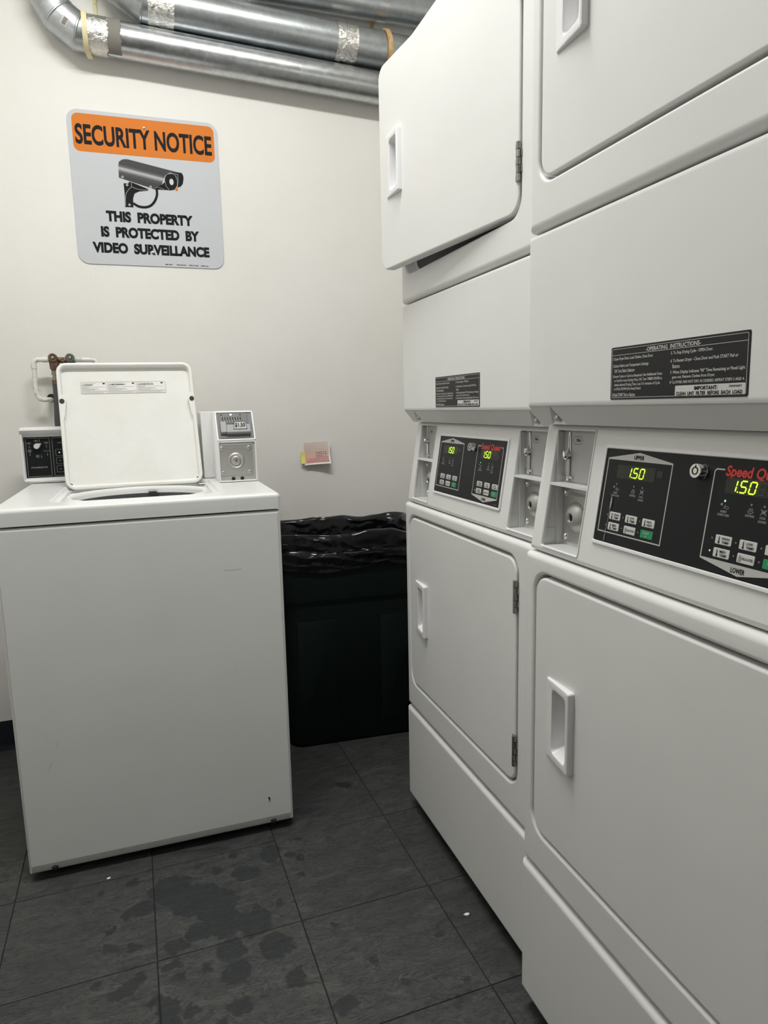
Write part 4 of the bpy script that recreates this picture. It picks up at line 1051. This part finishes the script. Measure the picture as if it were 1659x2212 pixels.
for (c, x0, x1) in ((-.0005, .004, .044), (-.0065, .004, .040), (-.0125, .004, .036), (-.0185, .004, .040), (-.0255, -.025, .046), (-.0325, -.028, .044)):
    x = x0
    while x < x1:
        w_ = rr.uniform(.003, .008)
        pts = [(x+w_*k/5, c+.05*x*.8+rr.uniform(-.0016, .0016)) for k in range(6)]
        b.line(note, pts, .0012, .0010); x += w_+.003
b.build('scribble', 'print_dim', nt_, NT, smooth=False)

# ------------------------------------------------------------------ bin with liner
BN = (-.003, 1.275, 0); BR = math.radians(-4)
bn = empty('trash_bin', BN, BR); tag(bn, 'tall rectangular black plastic bin against the back wall between washer and dryers', 'bin')
def rr_at(hw, hd, r, z, k=8): return [(x, y, z) for x, y in rrect(-hw, hw, -hd, hd, r, k)]
hw, hd = .238, .170
b = MB()
lv = [(0, -.014), (.004, -.006), (.012, -.001), (.50, .004), (.500, .004), (.503, .012), (.515, .014), (.640, .018), (.690, .019), (.697, .024), (.700, .022), (.700, .016), (.690, .014)]
b.strip([rr_at(hw+d, hd+d, .05, z) for z, d in lv]+[rr_at(hw-.004, hd-.004, .045, .5), rr_at(hw-.01, hd-.01, .045, .03)], True, True)
bb_ = b.build('bin_body', 'bin_plastic', bn, sharp=35)
for x0, x1 in ((-.205, -.075), (.075, .205)):
    b = MB(); b.bevel_slab(lambda a, c, h: (a, -hd-.0015-(c/.5)*.003-h, c), (x0, x1, .06, .435, .006), .002, .003, 2); b.build('raised_panel', 'bin_plastic', bn)
ln_ = empty('bin_liner', (BN[0], BN[1], .70), BR); tag(ln_, 'shiny black plastic bag folded over the rim of the bin', 'bag')
b = MB(); K = 220; rings = []
base = rrect(-hw, hw, -hd, hd, .05, 12)
def at(t):   # point and normal round the rim
    t = (t % 1)*len(base); i = int(t) % len(base); f_ = t-int(t)
    a, c = Vector(base[i]), Vector(base[(i+1) % len(base)])
    return a+(c-a)*f_
per = [0]
for i in range(len(base)): per.append(per[-1]+(Vector(base[(i+1) % len(base)])-Vector(base[i])).length)
def atl(s_):
    L_ = (s_ % 1)*per[-1]
    for i in range(len(base)):
        if per[i+1] >= L_:
            a, c = Vector(base[i]), Vector(base[(i+1) % len(base)]); f_ = (L_-per[i])/max(per[i+1]-per[i], 1e-9)
            d = (c-a).normalized(); return a+(c-a)*f_, Vector((d.y, -d.x))
rows = [(-.20, -.020), (-.12, -.016), (-.05, -.012), (-.02, -.008), (.004, -.002), (.014, .006), (.017, .016), (.012, .024), (.002, .028), (-.012, .029), (-.026, .028), (-.034, .027), (-.042, .034), (-.052, .036), (-.064, .033), (-.074, .029), (-.084, .0265), (-.092, .026)]
K = 360
def ridge(v): return 1-2*abs(noise.noise(v))
fine = []
for i in range(len(rows)-1):
    for k in range(4): fine.append((rows[i][0]+(rows[i+1][0]-rows[i][0])*k/4, rows[i][1]+(rows[i+1][1]-rows[i][1])*k/4, i+k/4))
fine.append((*rows[-1], len(rows)-1))
for z, d, r_ in fine:
    ring = []
    for k in range(K):
        p_, n_ = atl(k/K)
        q1 = noise.noise(Vector((p_.x*9, p_.y*9, r_*.45))); q3 = noise.noise(Vector((p_.x*6+9, p_.y*6, 2)))
        cr = ridge(Vector((p_.x*10+z*14, p_.y*10-z*9, z*26+1)))
        cr2 = ridge(Vector((p_.x*24-z*30+7, p_.y*24+z*22, z*48+4)))
        dd = d+.006*max(-.3, q1)+.0055*(cr-.45)+.0026*(cr2-.4)+(.004*q3 if r_ > 10 else 0)
        if r_ >= 7: dd = max(dd, .0250+.0012*cr2)
        zz = z+.010*q1*(1 if 3 < r_ < 14 else .6)+.004*(cr-.4)*(1 if r_ > 2 else 0)+(.014*q3 if r_ >= 12 else 0)+(.010*q3 if 5 <= r_ <= 7 else 0)
        ring.append((p_.x+n_.x*dd, p_.y+n_.y*dd, zz))
    rings.append(ring)
b.strip(rings, True, False); b.build('liner', 'bin_liner', ln_, sharp=60)

# ------------------------------------------------------------------ scraps on the floor
for (x, y, s_, lb) in ((-.0372, .2437, .0052, 'small white paper scrap on the tiles beside the farther dryer'), (-.7972, .6572, .0035, 'tiny white lint crumb on the tiles in front of the washer')):
    b = MB(); rr = random.Random(int(s_*1e4)); n = 9
    t0 = [(x+s_*rr.uniform(.6, 1.2)*math.cos(2*math.pi*k/n)*1.3, y+s_*rr.uniform(.5, 1.1)*math.sin(2*math.pi*k/n), .0009+rr.uniform(0, .0015)) for k in range(n)]
    b.strip([[(p_[0], p_[1], .0003) for p_ in t0], t0], True, True)
    o = b.build('paper_scrap', 'paper', org=(x, y, 0), smooth=False); o.location = (x, y, 0); tag(o, lb, 'scrap')

# ------------------------------------------------------------------ ceiling lamp
x, y, zl = LIGHT_C
lp = empty('ceiling_lamp', (x, y, zl-.07)); OL = (x, y, zl-.07); tag(lp, 'white strip lamp on the ceiling above the aisle', 'lamp')
b = MB(); b.bevel_slab(lambda a, c, h: (x+a, y+c, zl-.02-h), (-.61, .61, -.10, .10, .01), .098, .004, 2); b.build('housing', 'lamp_housing', lp, OL)
b = MB(); b.bevel_slab(lambda a, c, h: (x+a, y+c, zl-.075-h), (-.59, .59, -.085, .085, .02), .053, .01, 2); b.build('diffuser', 'lamp_diffuser', lp, OL)
